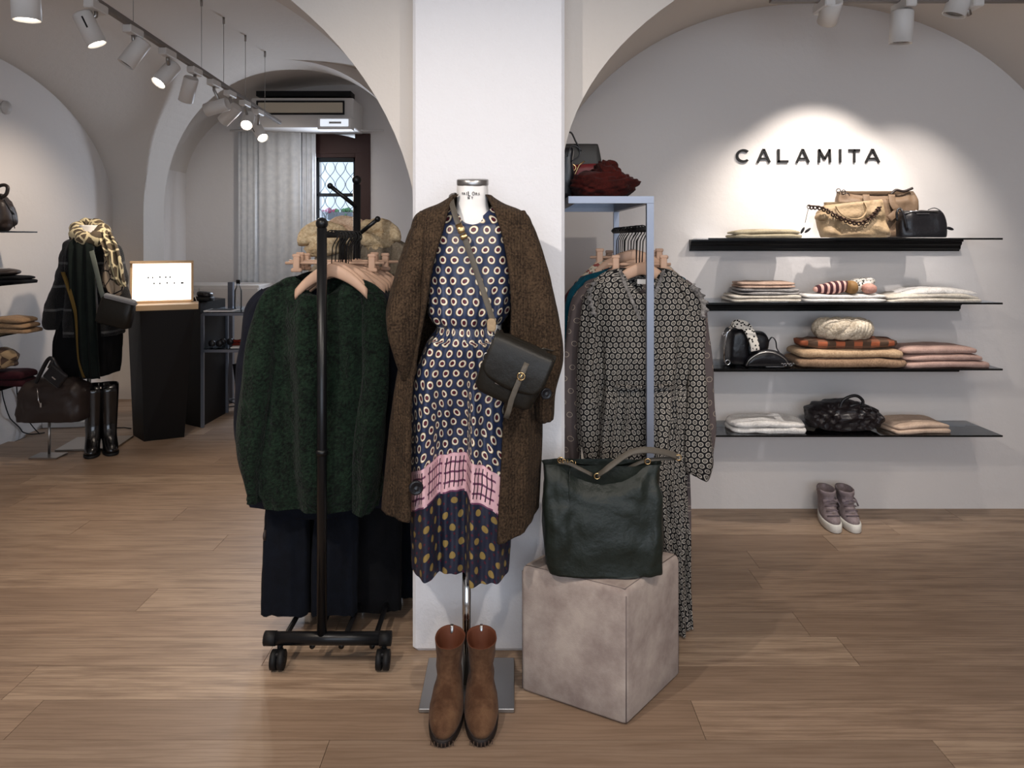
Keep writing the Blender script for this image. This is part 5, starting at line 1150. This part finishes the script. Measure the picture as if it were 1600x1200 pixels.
# high-top sneakers on the floor
M['lace'] = plain('mauve_lace', '6e6268', .8)
def sneaker(cx, yb, L, rz, label, seed):
    t = thing('sneaker', (cx, yb-L/2, 0), label, 'shoe', 'grey suede sneakers under the shelves')
    Mx = Matrix.Translation((cx, yb, 0)) @ Matrix.Rotation(rz, 4, 'Z')
    def outline(z, y0, y1, wt, wh):
        out = []
        for k in range(32):
            a = 2*pi*k/32; c, s_ = math.cos(a), math.sin(a); yy = -(y0+y1)/2*L+(y1-y0)/2*L*s_; f = (1-s_)/2; w = wh+(wt-wh)*sm(.1, .8, f)
            out.append(Mx @ Vector((w*sp(c, .8)+.003*nz(c*3+seed, s_*3, z*25)*(z > .05), yy, z)))
        return out
    mb = MB(); mb.loft([outline(.001, 0, 1, .043, .036), outline(.006, -.02, 1.02, .049, .040), outline(.036, -.02, 1.01, .049, .040), outline(.042, 0, .99, .045, .037)], cap0=True, cap1=True); part('sole', mb, plain('white_rubber', 'd8d4cc', .6), t)
    mb = MB(); R = [outline(*q) for q in ((.040, .01, .97, .043, .036), (.055, .01, .95, .043, .037), (.070, .02, .86, .041, .037), (.085, .03, .74, .039, .037), (.10, .04, .64, .037, .036), (.12, .05, .58, .036, .036), (.145, .04, .57, .040, .039), (.150, .03, .58, .044, .042), (.165, .03, .58, .045, .043), (.172, .03, .58, .042, .040))]
    c0 = sum(R[-1], Vector())/32; mb.loft(R+[[c0+(p-c0)*.85-Vector((0, 0, .004)) for p in R[-1]], [c0+(p-c0)*.8-Vector((0, 0, .05)) for p in R[-1]]], cap0=True, cap1=True); up = part('upper', mb, M['greysuede'], t)
    for k in range(4):
        mb = MB(); z = .068+.018*k; yy = -(.83-.075*k)*L; mb.tube([Mx @ Vector((-.03, yy+.01, z)), Mx @ Vector((-.01, yy-.006, z+.008)), Mx @ Vector((.012, yy-.005, z+.012)), Mx @ Vector((.03, yy+.012, z+.002))], .0035, 6); part('lace', mb, M['lace'], up)
    mb = MB(); mb.band([Mx @ Vector(p) for p in ((.040, -.30*L, .13), (.055, -.35*L, .11), (.062, -.40*L, .085))], .018, .004, (0, 1, 0)); mb.band([Mx @ Vector(p) for p in ((-.035, -.58*L, .125), (0, -.63*L, .128), (.037, -.56*L, .126))], .016, .005, (0, .2, 1)); part('ankle_strap', mb, M['greysuede'], t)
    return t
sneaker(W(1300, 0, 3.8).x+.03, 4.0, .27, -.13, 'left grey suede high-top sneaker with white sole by the wall', 2)
sneaker(W(1333, 0, 3.8).x+.02, 4.0, .27, -.13, 'right grey suede high-top sneaker with loose strap by the wall', 5)
# ------------------------------------------------------------------ left wall shelves and their goods
LZ = [1.547, 1.188, .848, .487]
for i, z in enumerate(LZ):
    t = thing('side_shelf', (XL+.15, 4.6, z), nmz[i]+' glass shelf on the left side wall', 'shelf', 'glass shelves on the left wall')
    mb = MB(); mb.box((XL+.15, 4.62, z-.004), (.298, 1.36, .007)); part('glass_plate', mb, M['glass'], t, smooth=False)
    mb = MB(); mb.box((XL+.3, 4.62, z-.004), (.003, 1.362, .009)); mb.box((XL+.15, 5.3, z-.004), (.3, .003, .009)); part('polished_edge', mb, M['glassedge'], t, smooth=False)
    mb = MB(); mb.box((XL+.02, 4.62, z-.02), (.038, 1.3, .022)); part('wall_rail', mb, M['moulding'], t, smooth=False)
def fold_l(name, px0, px1, z, hgt, m, label, cat_, layers=1, seed=0, group=None, D=5.1, dep=.2, **k):
    return folded(name, px0, px1, z, hgt, m, label, cat_, layers, dep, seed, D, group, D=D, **k)
t = thing('drawstring_bag', W(0, 360, 5.1), 'dark brown drawstring backpack on the upper left shelf', 'bag')
mb = MB(); mb.slab((W(-8, 0, 5.05).x+.02, 5.05, LZ[0]+.125), (.20, .18, .25), e=.7, ez=.6, seed=3, amp=.012, n=44, m=22, fn=lambda q, x, y, z: Vector((q.x*(1-.25*sm(-.2, 1, z)), q.y, q.z))); part('body', mb, M['brownl'], t)
mb = MB(); mb.tube([Vector(p) for p in cat([tuple(W(*q)) for q in ((-6, 306, 5.0), (-4, 293, 5.0), (6, 289, 5.0), (12, 293, 5.0), (10, 303, 5.0), (4, 308, 5.0))], 5)], .012, 8); part('handle', mb, M['brownl'], t)
mb = MB(); mb.tube([W(6, 312, 4.95), W(14, 325, 4.95), W(22, 335, 4.95)], .006, 6); mb.tube([W(10, 318, 4.95), W(19, 335, 4.95), W(23, 357, 4.95)], .003, 6); part('drawstring', mb, M['blackl'], t)
fold_l('folded_trousers', -18, 42, LZ[1], .050, M['blackc'], 'black folded cloth on the second left shelf below the cap', 'cloth', 2, 4)
mb = MB(); mb.slab((W(2, 0, 5.1).x, 5.1, LZ[1]+.075), (.25, .2, .05), e=.9, ez=.8, seed=6, amp=.006); single('flat_cap', mb, M['brownl'], 'dark brown flat cap lying on black cloth', 'cap')
for k, lb_ in enumerate(('lowest', 'middle', 'topmost')):
    fold_l('folded_jumper', -22, 50-k*3, LZ[2]+.036*k, .037, M['tan'], lb_+' of the three tan jumpers on the left shelf', 'jumper', 1, 50+k, group='tan jumpers on the left wall', slump=.02)
for k, lb_ in enumerate(('lower', 'upper')):
    fold_l('folded_jumper', -24, 45-k*2, LZ[3]+.05*k, .052, M['burg'], lb_+' burgundy jumper on the lowest left shelf', 'jumper', 1, 60+k, group='burgundy jumpers on the left wall', slump=.02)
def argyle():
    g = G('brown_argyle'); ch = g.n('ShaderNodeTexChecker', {'Scale': 14}); g.put(ch.inputs['Vector'], g.scaled(1, 1, 1.2, rot=(0, .78, 0))); ch.inputs[1].default_value = lin('8a7458'); ch.inputs[2].default_value = lin('453226'); return g.done(ch.outputs[0], .9)
mb = MB(); mb.slab((W(0, 0, 5.05).x, 5.05, LZ[3]+.185), (.24, .2, .15), e=.9, ez=.9, seed=6, amp=.014, n=50, m=24); single('rolled_scarf', mb, argyle(), 'brown checked scarf rolled on the burgundy jumpers', 'scarf')

# ------------------------------------------------------------------ second dummy with scarf and mohair coat
D2 = 5.3
def mohair():
    g = G('striped_mohair'); x = g.n('ShaderNodeSeparateXYZ'); g.put(x.inputs[0], g.tc.outputs['Object'])
    z = g.math('ADD', x.outputs[2], g.math('MULTIPLY', g.noise(9), .02)); f = g.math('FRACT', g.math('MULTIPLY', z, 6.2))
    c = g.mix(g.math('GREATER_THAN', z, .66), lin('060608'), lin('0b2417')); c = g.mix(g.math('MULTIPLY', less(g, f, .10), less(g, z, .66)), c, lin('4a4a4a'))
    return g.done(c, .95, 0, g.bump(g.noise(120), 1., .01), sheen=.5)
M['mohair'] = mohair()
t = thing('scarf_mannequin', (W(140, 0, D2).x, D2, 0), 'white dummy on a pole at the left dressed in dark coat and scarves', 'mannequin')
mb = MB(); mb.body([(352, 126, 158, .07), (362, 126, 158, .075), (374, 120, 164, .08), (384, 108, 178, .10), (420, 108, 176, .13), (480, 114, 172, .12), (520, 110, 176, .13)], D2, n=40, sub=4, e=.95, cap0=True, cap1=True); part('torso', mb, M['mann'], t)
mb = MB(); mb.tube([(W(139, 0, D2).x, D2, .01), (W(139, 0, D2).x, D2, .9)], .014, 12); part('pole', mb, M['steel'], t)
mb = MB(); mb.box((W(139, 0, D2).x+.02, D2+.05, .008), (.40, .34, .014), rz=.12, bev=.002); part('base_plate', mb, M['steel'], t, smooth=False)
t = thing('mohair_coat', W(140, 515, D2), 'dark mohair coat with white stripes on the scarf dummy', 'coat')
mb = MB(); shell(mb, [(372, 116, 166, 134, 150, .09, 0), (378, 104, 180, 133, 151, .12, 0), (390, 104, 182, 132, 152, .15, 0), (430, 102, 186, 130, 154, .17, 0), (480, 98, 190, 126, 158, .18, 0), (522, 96, 190, 122, 160, .19, 0)], D2, e=.9, th=.015, fold=.012, seed=4, k=5); part('body', mb, M['mohair'], t)
for rw in ([(117, 384, D2, .045, .08), (112, 400, D2-.02, .062, .09), (105, 440, D2-.05, .078, .09), (94, 475, D2-.08, .088, .09), (87, 500, D2-.10, .088, .085), (86, 513, D2-.10, .065, .07)], [(168, 384, D2, .045, .08), (176, 400, D2-.02, .058, .09), (182, 440, D2-.03, .066, .09), (187, 475, D2-.05, .07, .09), (190, 505, D2-.06, .06, .08)]):
    mb = MB(); mb.limb(rw, n=28, sub=6, amp=.008, seed=rw[0][0], k=3); part('sleeve', mb, M['mohair'], t)
mb = MB(); mb.body([(500, 100, 184, .15), (530, 94, 182, .17), (560, 93, 181, .17), (583, 93, 178, .17)], D2, n=60, sub=5, e=.6, fold=.012, k=5, seed=5, f0=0, cap0=True); single('skirt', mb, M['blackc'], 'black skirt under the mohair coat on the scarf dummy', 'skirt')
t = thing('long_scarf', W(130, 590, D2-.25), 'long dark green scarf with a mustard edge on the scarf dummy', 'scarf')
mb = MB()
def ribbonbody(rows, D, th=.012, k=5, amp=.012, seed=0, n=26, sub=6):
    L = cat(rows, sub); rings = []
    for py, a, b, dd in L:
        P = []
        for j in range(n+1):
            s_ = j/n; p = W(a+(b-a)*s_, py, D+dd); p.y += amp*math.sin(k*2*pi*s_+seed+.01*py); P.append(p)
        rings.append(P+[p+Vector((0, th, 0)) for p in P[::-1]])
    m_ = MB(); m_.loft(rings, cap0=True, cap1=True); return m_
m_ = ribbonbody([(372, 116, 140, -.13), (385, 108, 143, -.20), (430, 108, 146, -.25), (480, 112, 148, -.27), (540, 118, 152, -.28), (592, 124, 156, -.28)], D2, seed=1, k=2.5, amp=.010); part('cloth', m_, fabric('bottle_green_cloth', '101816', '090e0d', 200, .3), t)
m_ = ribbonbody([(425, 95, 101, -.20), (450, 104, 110, -.25), (480, 113, 118, -.28), (500, 117, 120, -.285), (560, 121, 123, -.29), (590, 129, 133, -.29)], D2-.012, amp=.002, th=.006); part('mustard_edge', m_, plain('mustard_cloth', '5e4a1e', .8), t)
def geo():
    g = G('geometric_scarf_print'); v = g.n('ShaderNodeTexVoronoi', {'Scale': 14}, feature='DISTANCE_TO_EDGE'); g.put(v.inputs['Vector'], g.scaled(1, 1, .8))
    c = g.mix(g.noise(16), lin('241c18'), lin('6b5c46')); c = g.mix(less(g, v.outputs[0], .08), c, lin('cbbd98')); return g.done(c, .85)
def geo2():
    g = G('crackle_scarf_print'); v = g.n('ShaderNodeTexVoronoi', {'Scale': 18}, feature='DISTANCE_TO_EDGE'); g.put(v.inputs['Vector'], g.scaled(1.6, 1, .7))
    return g.done(g.mix(less(g, v.outputs[0], .06), lin('b09a82'), lin('1f1816')), .85)
M['geo'] = geo(); M['geo2'] = geo2()
t = thing('patterned_scarf', W(142, 460, D2-.2), 'patterned cream and brown scarf looped round the neck of the scarf dummy', 'scarf')
mb = MB(); pts = []
for k in range(29):
    a_ = 2*pi*k/28; pts.append(W(140+20*math.cos(a_), 363-11*math.sin(a_)+2*nz(k*.6), D2-.02+.13*math.sin(a_)))
mb.tube(pts, [.052+.008*math.sin(k*1.7) for k in range(29)], 14); part('neck_loop', mb, M['geo'], t)
m_ = ribbonbody([(362, 152, 174, -.12), (385, 160, 184, -.20), (410, 168, 190, -.24), (440, 178, 195, -.26), (448, 188, 198, -.25)], D2, seed=2, k=2, amp=.016); part('tail', m_, M['geo'], t)
m_ = ribbonbody([(398, 162, 166, -.16), (412, 161, 180, -.20), (440, 159, 192, -.22), (455, 166, 190, -.22), (463, 172, 184, -.22)], D2, seed=4, k=2, amp=.012); part('lower_tail', m_, M['geo2'], t)
t = thing('grey_shoulder_bag', W(182, 508, D2-.3), 'grey and black leather bag hanging from the scarf dummy', 'bag')
mb = MB(); Mx = Matrix.Translation(W(182, 486, D2-.32)) @ Matrix.Rotation(math.radians(14), 4, 'Y'); rr = []
for z, hw, hd in ((-.10, .10, .035), (-.09, .115, .045), (0, .115, .05), (.07, .11, .04), (.085, .10, .03)): rr.append([Mx @ Vector((hw*sp(math.cos(a), .4), hd*sp(math.sin(a), .5), z)) for a in [2*pi*k/36 for k in range(36)]])
mb.loft(rr, cap0=True, cap1=True); part('body', mb, M['saddle'], t)
mb = MB(); mb.box((0, 0, 0), (.22, .03, .035), M=Mx @ Matrix.Translation((.02, -.03, .09)) @ Matrix.Rotation(.5, 4, 'X'), bev=.008); part('flap', mb, plain('light_grey_leather', '8f8f90', .4), t)
mb = MB(); mb.band([W(143, 392, D2-.27), W(150, 420, D2-.30), W(158, 455, D2-.33), W(162, 466, D2-.34)], .032, .004, (1, 0, 0)); part('strap', mb, plain('grey_green_strap', '5a5f58', .6), t)
def tallboot(cx, yb, L, rz, label, seed):
    t = thing('riding_boot', (cx, yb-L/2, 0), label, 'boot', 'tall black boots beside the scarf dummy'); Mx = Matrix.Translation((cx, yb, 0)) @ Matrix.Rotation(rz, 4, 'Z')
    def outline(z, y0, y1, wt, wh):
        return [Mx @ Vector(((wh+(wt-wh)*sm(.1, .8, (1-math.sin(a))/2))*sp(math.cos(a), .8), -(y0+y1)/2*L+(y1-y0)/2*L*sp(math.sin(a), .8), z)) for a in [2*pi*k/28 for k in range(28)]]
    mb = MB(); mb.loft([outline(.015, 0, .98, .050, .036), outline(.045, 0, .95, .052, .038), outline(.070, 0, .84, .050, .042), (outline(.092, .01, .68, .050, .046)), outline(.13, .02, .56, .050, .048), outline(.2, .0, .52, .054, .052), outline(.32, -.04, .52, .060, .058), outline(.42, -.05, .52, .064, .062), outline(.47, -.05, .52, .064, .062), outline(.465, -.03, .50, .058, .056), outline(.38, -.03, .50, .054, .052)], cap0=True, cap1=True); part('shaft', mb, leather('gloss_black_boot_%d' % seed, '0c0b0c', .15, 300, .15, coat=.6), t)
    mb = MB(); mb.loft([outline(.001, 0, 1, .051, .038), outline(.004, -.01, 1.01, .054, .040), outline(.018, -.01, 1.01, .054, .040)], cap0=True, cap1=True); part('sole', mb, M['blackm'], t)
    return t
tallboot(W(138, 0, 5.16).x, 5.24, .27, .42, 'tall glossy black boot left of its pair beside the scarf dummy', 1)
tallboot(W(153, 0, 5.16).x, 5.28, .27, .62, 'tall glossy black boot right of its pair turned outward', 2)
# big bag on a display stand
DS = 5.08
t = thing('bag_stand', (W(77, 0, DS).x, DS, 0), 'small steel display stand under the brown duffel bag', 'stand')
mb = MB(); mb.box((W(80, 0, DS).x, DS-.03, .006), (.19, .13, .011)); part('base_plate', mb, M['steel'], t, smooth=False)
mb = MB(); mb.tube([(W(77, 0, DS).x, DS, .01), (W(77, 0, DS).x, DS, .245)], .009, 10); mb.box((W(77, 0, DS).x, DS, .245), (.1, .1, .008)); part('pole', mb, M['steel'], t)
t = thing('duffel_bag', W(84, 655, DS), 'wide dark brown leather duffel bag raised on a display stand', 'bag')
mb = MB(); mb.body([(656, 40, 130, .09), (652, 34, 136, .11), (625, 37, 137, .12), (606, 40, 137, .11), (596, 46, 130, .07), (590, 60, 118, .03)], DS, n=60, sub=5, e=.4, cap0=True, cap1=True, fx=wr_(.02))
for v in mb.v: v.z = max(v.z, .2505)
part('body', mb, M['brownl'], t)
mb = MB(); mb.tube([Vector(p) for p in cat([tuple(W(*q)) for q in ((56, 598, DS-.1), (66, 578, DS-.1), (75, 562, DS-.1), (82, 561, DS-.1), (90, 574, DS-.1), (102, 592, DS-.1))], 5)], .014, 8); part('handle', mb, M['blackl'], t)
mb = MB(); mb.tube([W(58, 607, DS-.125), W(60, 625, DS-.13), W(64, 636, DS-.13)], .003, 6); mb.box(W(64, 633, DS-.135), (.012, .006, .03)); part('zip_pull', mb, M['chrome'], t)
t = thing('small_pouch', W(86, 588, DS-.15), 'small dark pouch hanging tilted on the duffel bag handles', 'pouch')
mb = MB(); mb.box((0, 0, 0), (.135, .03, .105), M=Matrix.Translation(W(87, 588, DS-.17)) @ Matrix.Rotation(math.radians(38), 4, 'Y'), bev=.008); part('body', mb, M['blackl'], t)
mb = MB(); mb.band([W(82, 563, DS-.13), W(76, 575, DS-.16)], .02, .004, (1, 0, 0)); part('strap', mb, M['blackl'], t)
mb = MB(); mb.box((0, 0, 0), (.03, .002, .008), M=Matrix.Translation(W(84, 591, DS-.188)) @ Matrix.Rotation(math.radians(38), 4, 'Y')); part('logo_plate', mb, M['chrome'], t)
# floor clutter behind
mb = MB(); mb.box((W(108, 0, 5.9).x, 5.95, .022), (.34, .26, .04), rz=.1, bev=.004); single('white_box', mb, M['whitep'], 'flat white box on the floor behind the tall boots', 'box')
mb = MB(); mb.box((W(112, 0, 5.9).x, 5.93, .058), (.22, .16, .028), rz=-.2, bev=.004); single('black_adapter', mb, M['blackm'], 'black power adapter on the flat white box', 'adapter')
for (pts, lb_) in (([(2, 610, 5.36), (12, 645, 5.4), (25, 668, 5.55), (45, 678, 5.6), (70, 676, 5.65)], 'thin dark cable hanging from the lowest left shelf to the floor'), ([(26, 602, 5.5), (30, 635, 5.55), (50, 665, 5.6), (62, 678, 5.6)], 'second thin cable hanging behind the duffel bag'), ([(170, 675, 5.75), (180, 670, 5.8), (195, 668, 5.8), (205, 672, 5.78)], 'black cable lying on the floor left of the dark plinth')):
    mb = MB(); P = [Vector(p) for p in cat([tuple(W(*q)) for q in pts], 6)]
    for p in P: p.z = max(p.z, .005); p.x = max(p.x, XL+.006)
    mb.tube(P, .004, 6); single('cable', mb, M['blackm'], lb_, 'cable')

# ------------------------------------------------------------------ plinth, light box, desk, metal table
def hexa(mb, b, tpz):
    k = len(mb.v); mb.v += [Vector(p) for p in b]+[Vector(p) for p in tpz]
    for q in ((3, 2, 1, 0), (4, 5, 6, 7), (0, 1, 5, 4), (1, 2, 6, 5), (2, 3, 7, 6), (3, 0, 4, 7)): mb.f.append(tuple(k+i for i in q))
def fl(px, py): D = F*EYE/(py-HOR); p = W(px, py, D); p.z = 0; return p
B1, B2, B0 = fl(225, 690), fl(288, 683), fl(208, 680); B3 = B0+B2-B1; zt_ = .965
T1 = W(219, 0, 5.36); T2 = W(303, 0, 5.50); T0 = W(199, 0, 5.60); T3 = T0+T2-T1
for q in (T1, T2, T0, T3): q.z = zt_
mb = MB(); hexa(mb, [B1, B2, B3, B0], [T1, T2, T3, T0]); single('plinth', mb, M['darkwood'], 'dark tapered plinth carrying the lit wooden box sign', 'plinth', smooth=False)
ex = (T2-T1).normalized(); ey = Vector((-ex.y, ex.x, 0)); C0 = (T1+T2)/2+ey*.13; LM = Matrix(((ex.x, ey.x, 0, C0.x), (ex.y, ey.y, 0, C0.y), (0, 0, 1, zt_), (0, 0, 0, 1)))
t = thing('light_box', C0, 'pale wooden light box with glowing white panel open on the dark plinth', 'light box')
def lb(c, d, bev=.002, rx=0):
    m_ = MB(); m_.box((0, 0, 0), d, M=LM @ Matrix.Translation(c) @ Matrix.Rotation(rx, 4, 'X'), bev=bev); return m_
part('tray', lb((0, .02, .021), (.42, .26, .04)), M['tanwood'], t, smooth=False)
part('lid_back', lb((-.045, .12, .20), (.44, .014, .32), rx=-.15), M['tanwood'], t, smooth=False)
for c, d in (((-.045, .100, .352), (.44, .03, .016)), ((.167, .105, .20), (.016, .03, .31)), ((-.257, .105, .20), (.016, .03, .31)), ((-.045, .115, .050), (.44, .03, .016))): part('frame_strip', lb(c, d, rx=-.15), M['tanwood'], t, smooth=False)
part('lit_panel', lb((-.045, .104, .20), (.405, .012, .28), rx=-.15), M['lightbox'], t, smooth=False)
for k, (x_, z_) in enumerate([(-.14, .235), (-.11, .235), (-.06, .238), (-.02, .235), (.01, .236)]+[(-.10, .19), (-.06, .19), (-.01, .192), (.04, .19), (.09, .19), (.10, .19)]):
    m_ = lb((x_, .091-.0*z_+(.2-z_)*-.15, z_), (.010, .002, .013), 0, -.15); part('letter_tile', m_, M['blackm'], t, smooth=False)
m_ = MB(); m_.tube([LM @ Vector((.175, .09, .12)), LM @ Vector((.200, .02, .045))], .003, 6); part('lid_stay', m_, M['steel'], t)
N_, R2, L2 = fl(313, 668), fl(352, 646), fl(288, 662); Q_ = R2+L2-N_; zd = .985
mb = MB(); hexa(mb, [N_, R2, Q_, L2], [p+Vector((0, 0, zd)) for p in (N_, R2, Q_, L2)]); o = single('desk', mb, M['darkwood'], 'dark till counter behind the tapered plinth', 'counter', smooth=False)
dc = (N_+R2+L2+Q_)/4
t = thing('card_terminal', (dc.x-.05, dc.y, zd), 'black card terminal on the dark till counter', 'card terminal')
mb = MB(); c = W(308, 468, 5.85); c.z = zd+.022; mb.slab((c.x, 5.98, zd+.022), (.15, .12, .044), e=.5, ez=.5, amp=0, n=24, m=8); part('base', mb, M['blackm'], t)
mb = MB(); mb.slab((c.x+.01, 5.97, zd+.06), (.12, .10, .045), e=.6, ez=.6, amp=.002, n=24, m=8, tilt=.1); mb.box((c.x-.0, 5.92, zd+.065), (.05, .01, .02), bev=.003); part('reader', mb, M['blackl'], t)
# papers in front of the wall, on the plinth side
mb = MB(); mb.box(Vector((W(215, 0, 6.2).x, 6.35, 1.13)), (.20, .16, .01)); 
# glass and steel side table
t = thing('steel_table', (W(365, 0, 6.2).x, 6.15, 0), 'glass and steel display table left of the green jumper', 'table')
xa, xb, ya, yb2 = W(319, 0, 5.85).x, W(319, 0, 5.85).x+.78, 5.82, 6.32; zt1, zt2 = W(0, 488, 5.85).z, W(0, 545, 5.85).z
for x_, y_ in ((xa, ya), (xb, ya), (xa, yb2), (xb, yb2)):
    mb = MB(); mb.box((x_, y_, zt1/2-.004), (.022, .022, zt1-.01)); part('leg', mb, M['raw'], t, smooth=False)
for z_ in (zt1, zt2):
    mb = MB(); mb.box(((xa+xb)/2, ya, z_-.012), (xb-xa-.024, .02, .022)); mb.box(((xa+xb)/2, yb2, z_-.012), (xb-xa-.024, .02, .022)); mb.box((xa, (ya+yb2)/2, z_-.012), (.02, yb2-ya-.024, .022)); mb.box((xb, (ya+yb2)/2, z_-.012), (.02, yb2-ya-.024, .022)); part('frame', mb, M['raw'], t, smooth=False)
    mb = MB(); mb.box(((xa+xb)/2, (ya+yb2)/2, z_+.002), (xb-xa, yb2-ya, .006)); part('glass_top', mb, M['glass'], t, smooth=False)
t = thing('picture_frame', (xa+.12, ya+.12, zt1+.006), 'flat white frame with dark inlay lying on the steel table', 'frame')
mb = MB(); mb.box((xa+.115, ya+.10, zt1+.010), (.23, .17, .009)); part('border', mb, M['white'], t, smooth=False)
mb = MB(); mb.box((xa+.115, ya+.10, zt1+.0155), (.19, .13, .002)); part('inlay', mb, M['blackm'], t, smooth=False)
for k, lb_ in enumerate(('leftmost', 'middle', 'rightmost')):
    t = thing('sunglasses', (xa+.07+.075*k, ya+.10, zt2+.006), lb_+' of the black sunglasses on the lower table shelf', 'sunglasses', 'sunglasses on the steel table')
    mb = MB()
    for s_ in (-1, 1): mb.slab((xa+.07+.075*k+s_*.03, ya+.08+.03*k, zt2+.035+.01*(k % 2)), (.055, .03, .055), e=.9, ez=.9, amp=0, n=16, m=8)
    part('lens', mb, M['blackl'], t)
    mb = MB()
    for s_ in (-1, 1): mb.tube([Vector((xa+.07+.075*k+s_*.05, ya+.085+.03*k, zt2+.05)), Vector((xa+.07+.075*k+s_*.05, ya+.2+.03*k, zt2+.03))], .004, 6)
    part('temple', mb, M['blackm'], t)
for k in range(2):
    mb = MB(); c = W(384, 529+8*k, 5.95); mb.tube([Vector((c.x-.11, 5.95, zt2+.022+.024*(1-k))), Vector((c.x+.22, 5.97, zt2+.022+.024*(1-k)))], .012, 10); single('red_umbrella', mb, plain('brick_red_%d' % k, '7c2a1e', .5), ('upper', 'lower')[k]+' of two slim red rolls on the lower table shelf', 'roll', 'red rolls on the steel table')
mb = MB(); c = W(378, 545, 5.9); mb.box((c.x+.03, 5.88, zt2+.010), (.2, .08, .008), rz=.1); single('white_papers', mb, M['white'], 'white paper strips at the edge of the lower table shelf', 'paper')
mb = MB(); c = W(381, 0, 6.5); hexa(mb, [(c.x-.03, 6.45, .18), (c.x+.06, 6.42, .18), (c.x+.10, 6.55, .18), (c.x, 6.58, .18)], [(c.x-.07, 6.42, .42), (c.x+.08, 6.38, .44), (c.x+.13, 6.58, .44), (c.x-.03, 6.62, .42)])
for v in mb.v: v.z -= .18 if v.z < .19 else .02
single('waste_bin', mb, M['blackm'], 'black tapered waste bin behind the steel table', 'bin', smooth=False)
mb = MB(); P = [Vector(p) for p in cat([(W(356, 0, 6.6).x, 6.55, .006), (W(362, 0, 6.6).x, 6.5, .008), (W(375, 0, 6.6).x, 6.6, .006), (W(366, 0, 6.6).x, 6.7, .03), (W(357, 0, 6.6).x, 6.6, .05), (W(368, 0, 6.6).x, 6.62, .006)], 6)]; mb.tube(P, .005, 6); single('cable', mb, M['blackm'], 'coiled black cable on the floor beside the waste bin', 'cable')
mb = MB(); mb.box((W(361, 0, 6.7).x, 6.7, .55), (.045, .045, 1.1)); single('steel_post', mb, M['raw'], 'upright square steel post behind the steel table', 'post', smooth=False)
t = thing('glass_bottle', (W(372, 0, 6.0).x, 6.05, zt1+.006), 'clear glass bottle with black cap standing on the steel table', 'bottle')
mb = MB(); mb.lathe([(.028, 0), (.03, .01), (.03, .15), (.014, .19), (.012, .215)], (W(372, 0, 6.05).x, 6.05, zt1+.006), 18); part('glass', mb, M['clear'], t)
mb = MB(); mb.lathe([(.016, .212), (.016, .24)], (W(372, 0, 6.05).x, 6.05, zt1+.006), 14); part('cap', mb, M['blackm'], t)
# low white cupboard along the rear wall
mb = MB(); a, b = W(262, 0, 7.6), W(402, 0, 7.6)
t = thing('low_cupboard', ((a.x+b.x)/2, 7.9, 0), 'long low white cupboard along the rear alcove wall', 'cupboard')
za_ = W(0, 446, 7.6).z
mb = MB(); mb.box(((a.x+b.x)/2, 7.9, za_/2), (b.x-a.x, .5, za_-.002), bev=.006); part('carcass', mb, M['whitep'], t, smooth=False)
for k in range(3):
    w = (b.x-a.x)/3; mb = MB(); mb.box((a.x+w*(k+.5), 7.645, za_/2+.02), (w-.01, .02, za_-.1), bev=.003); part('door', mb, M['whitep'], t, smooth=False)
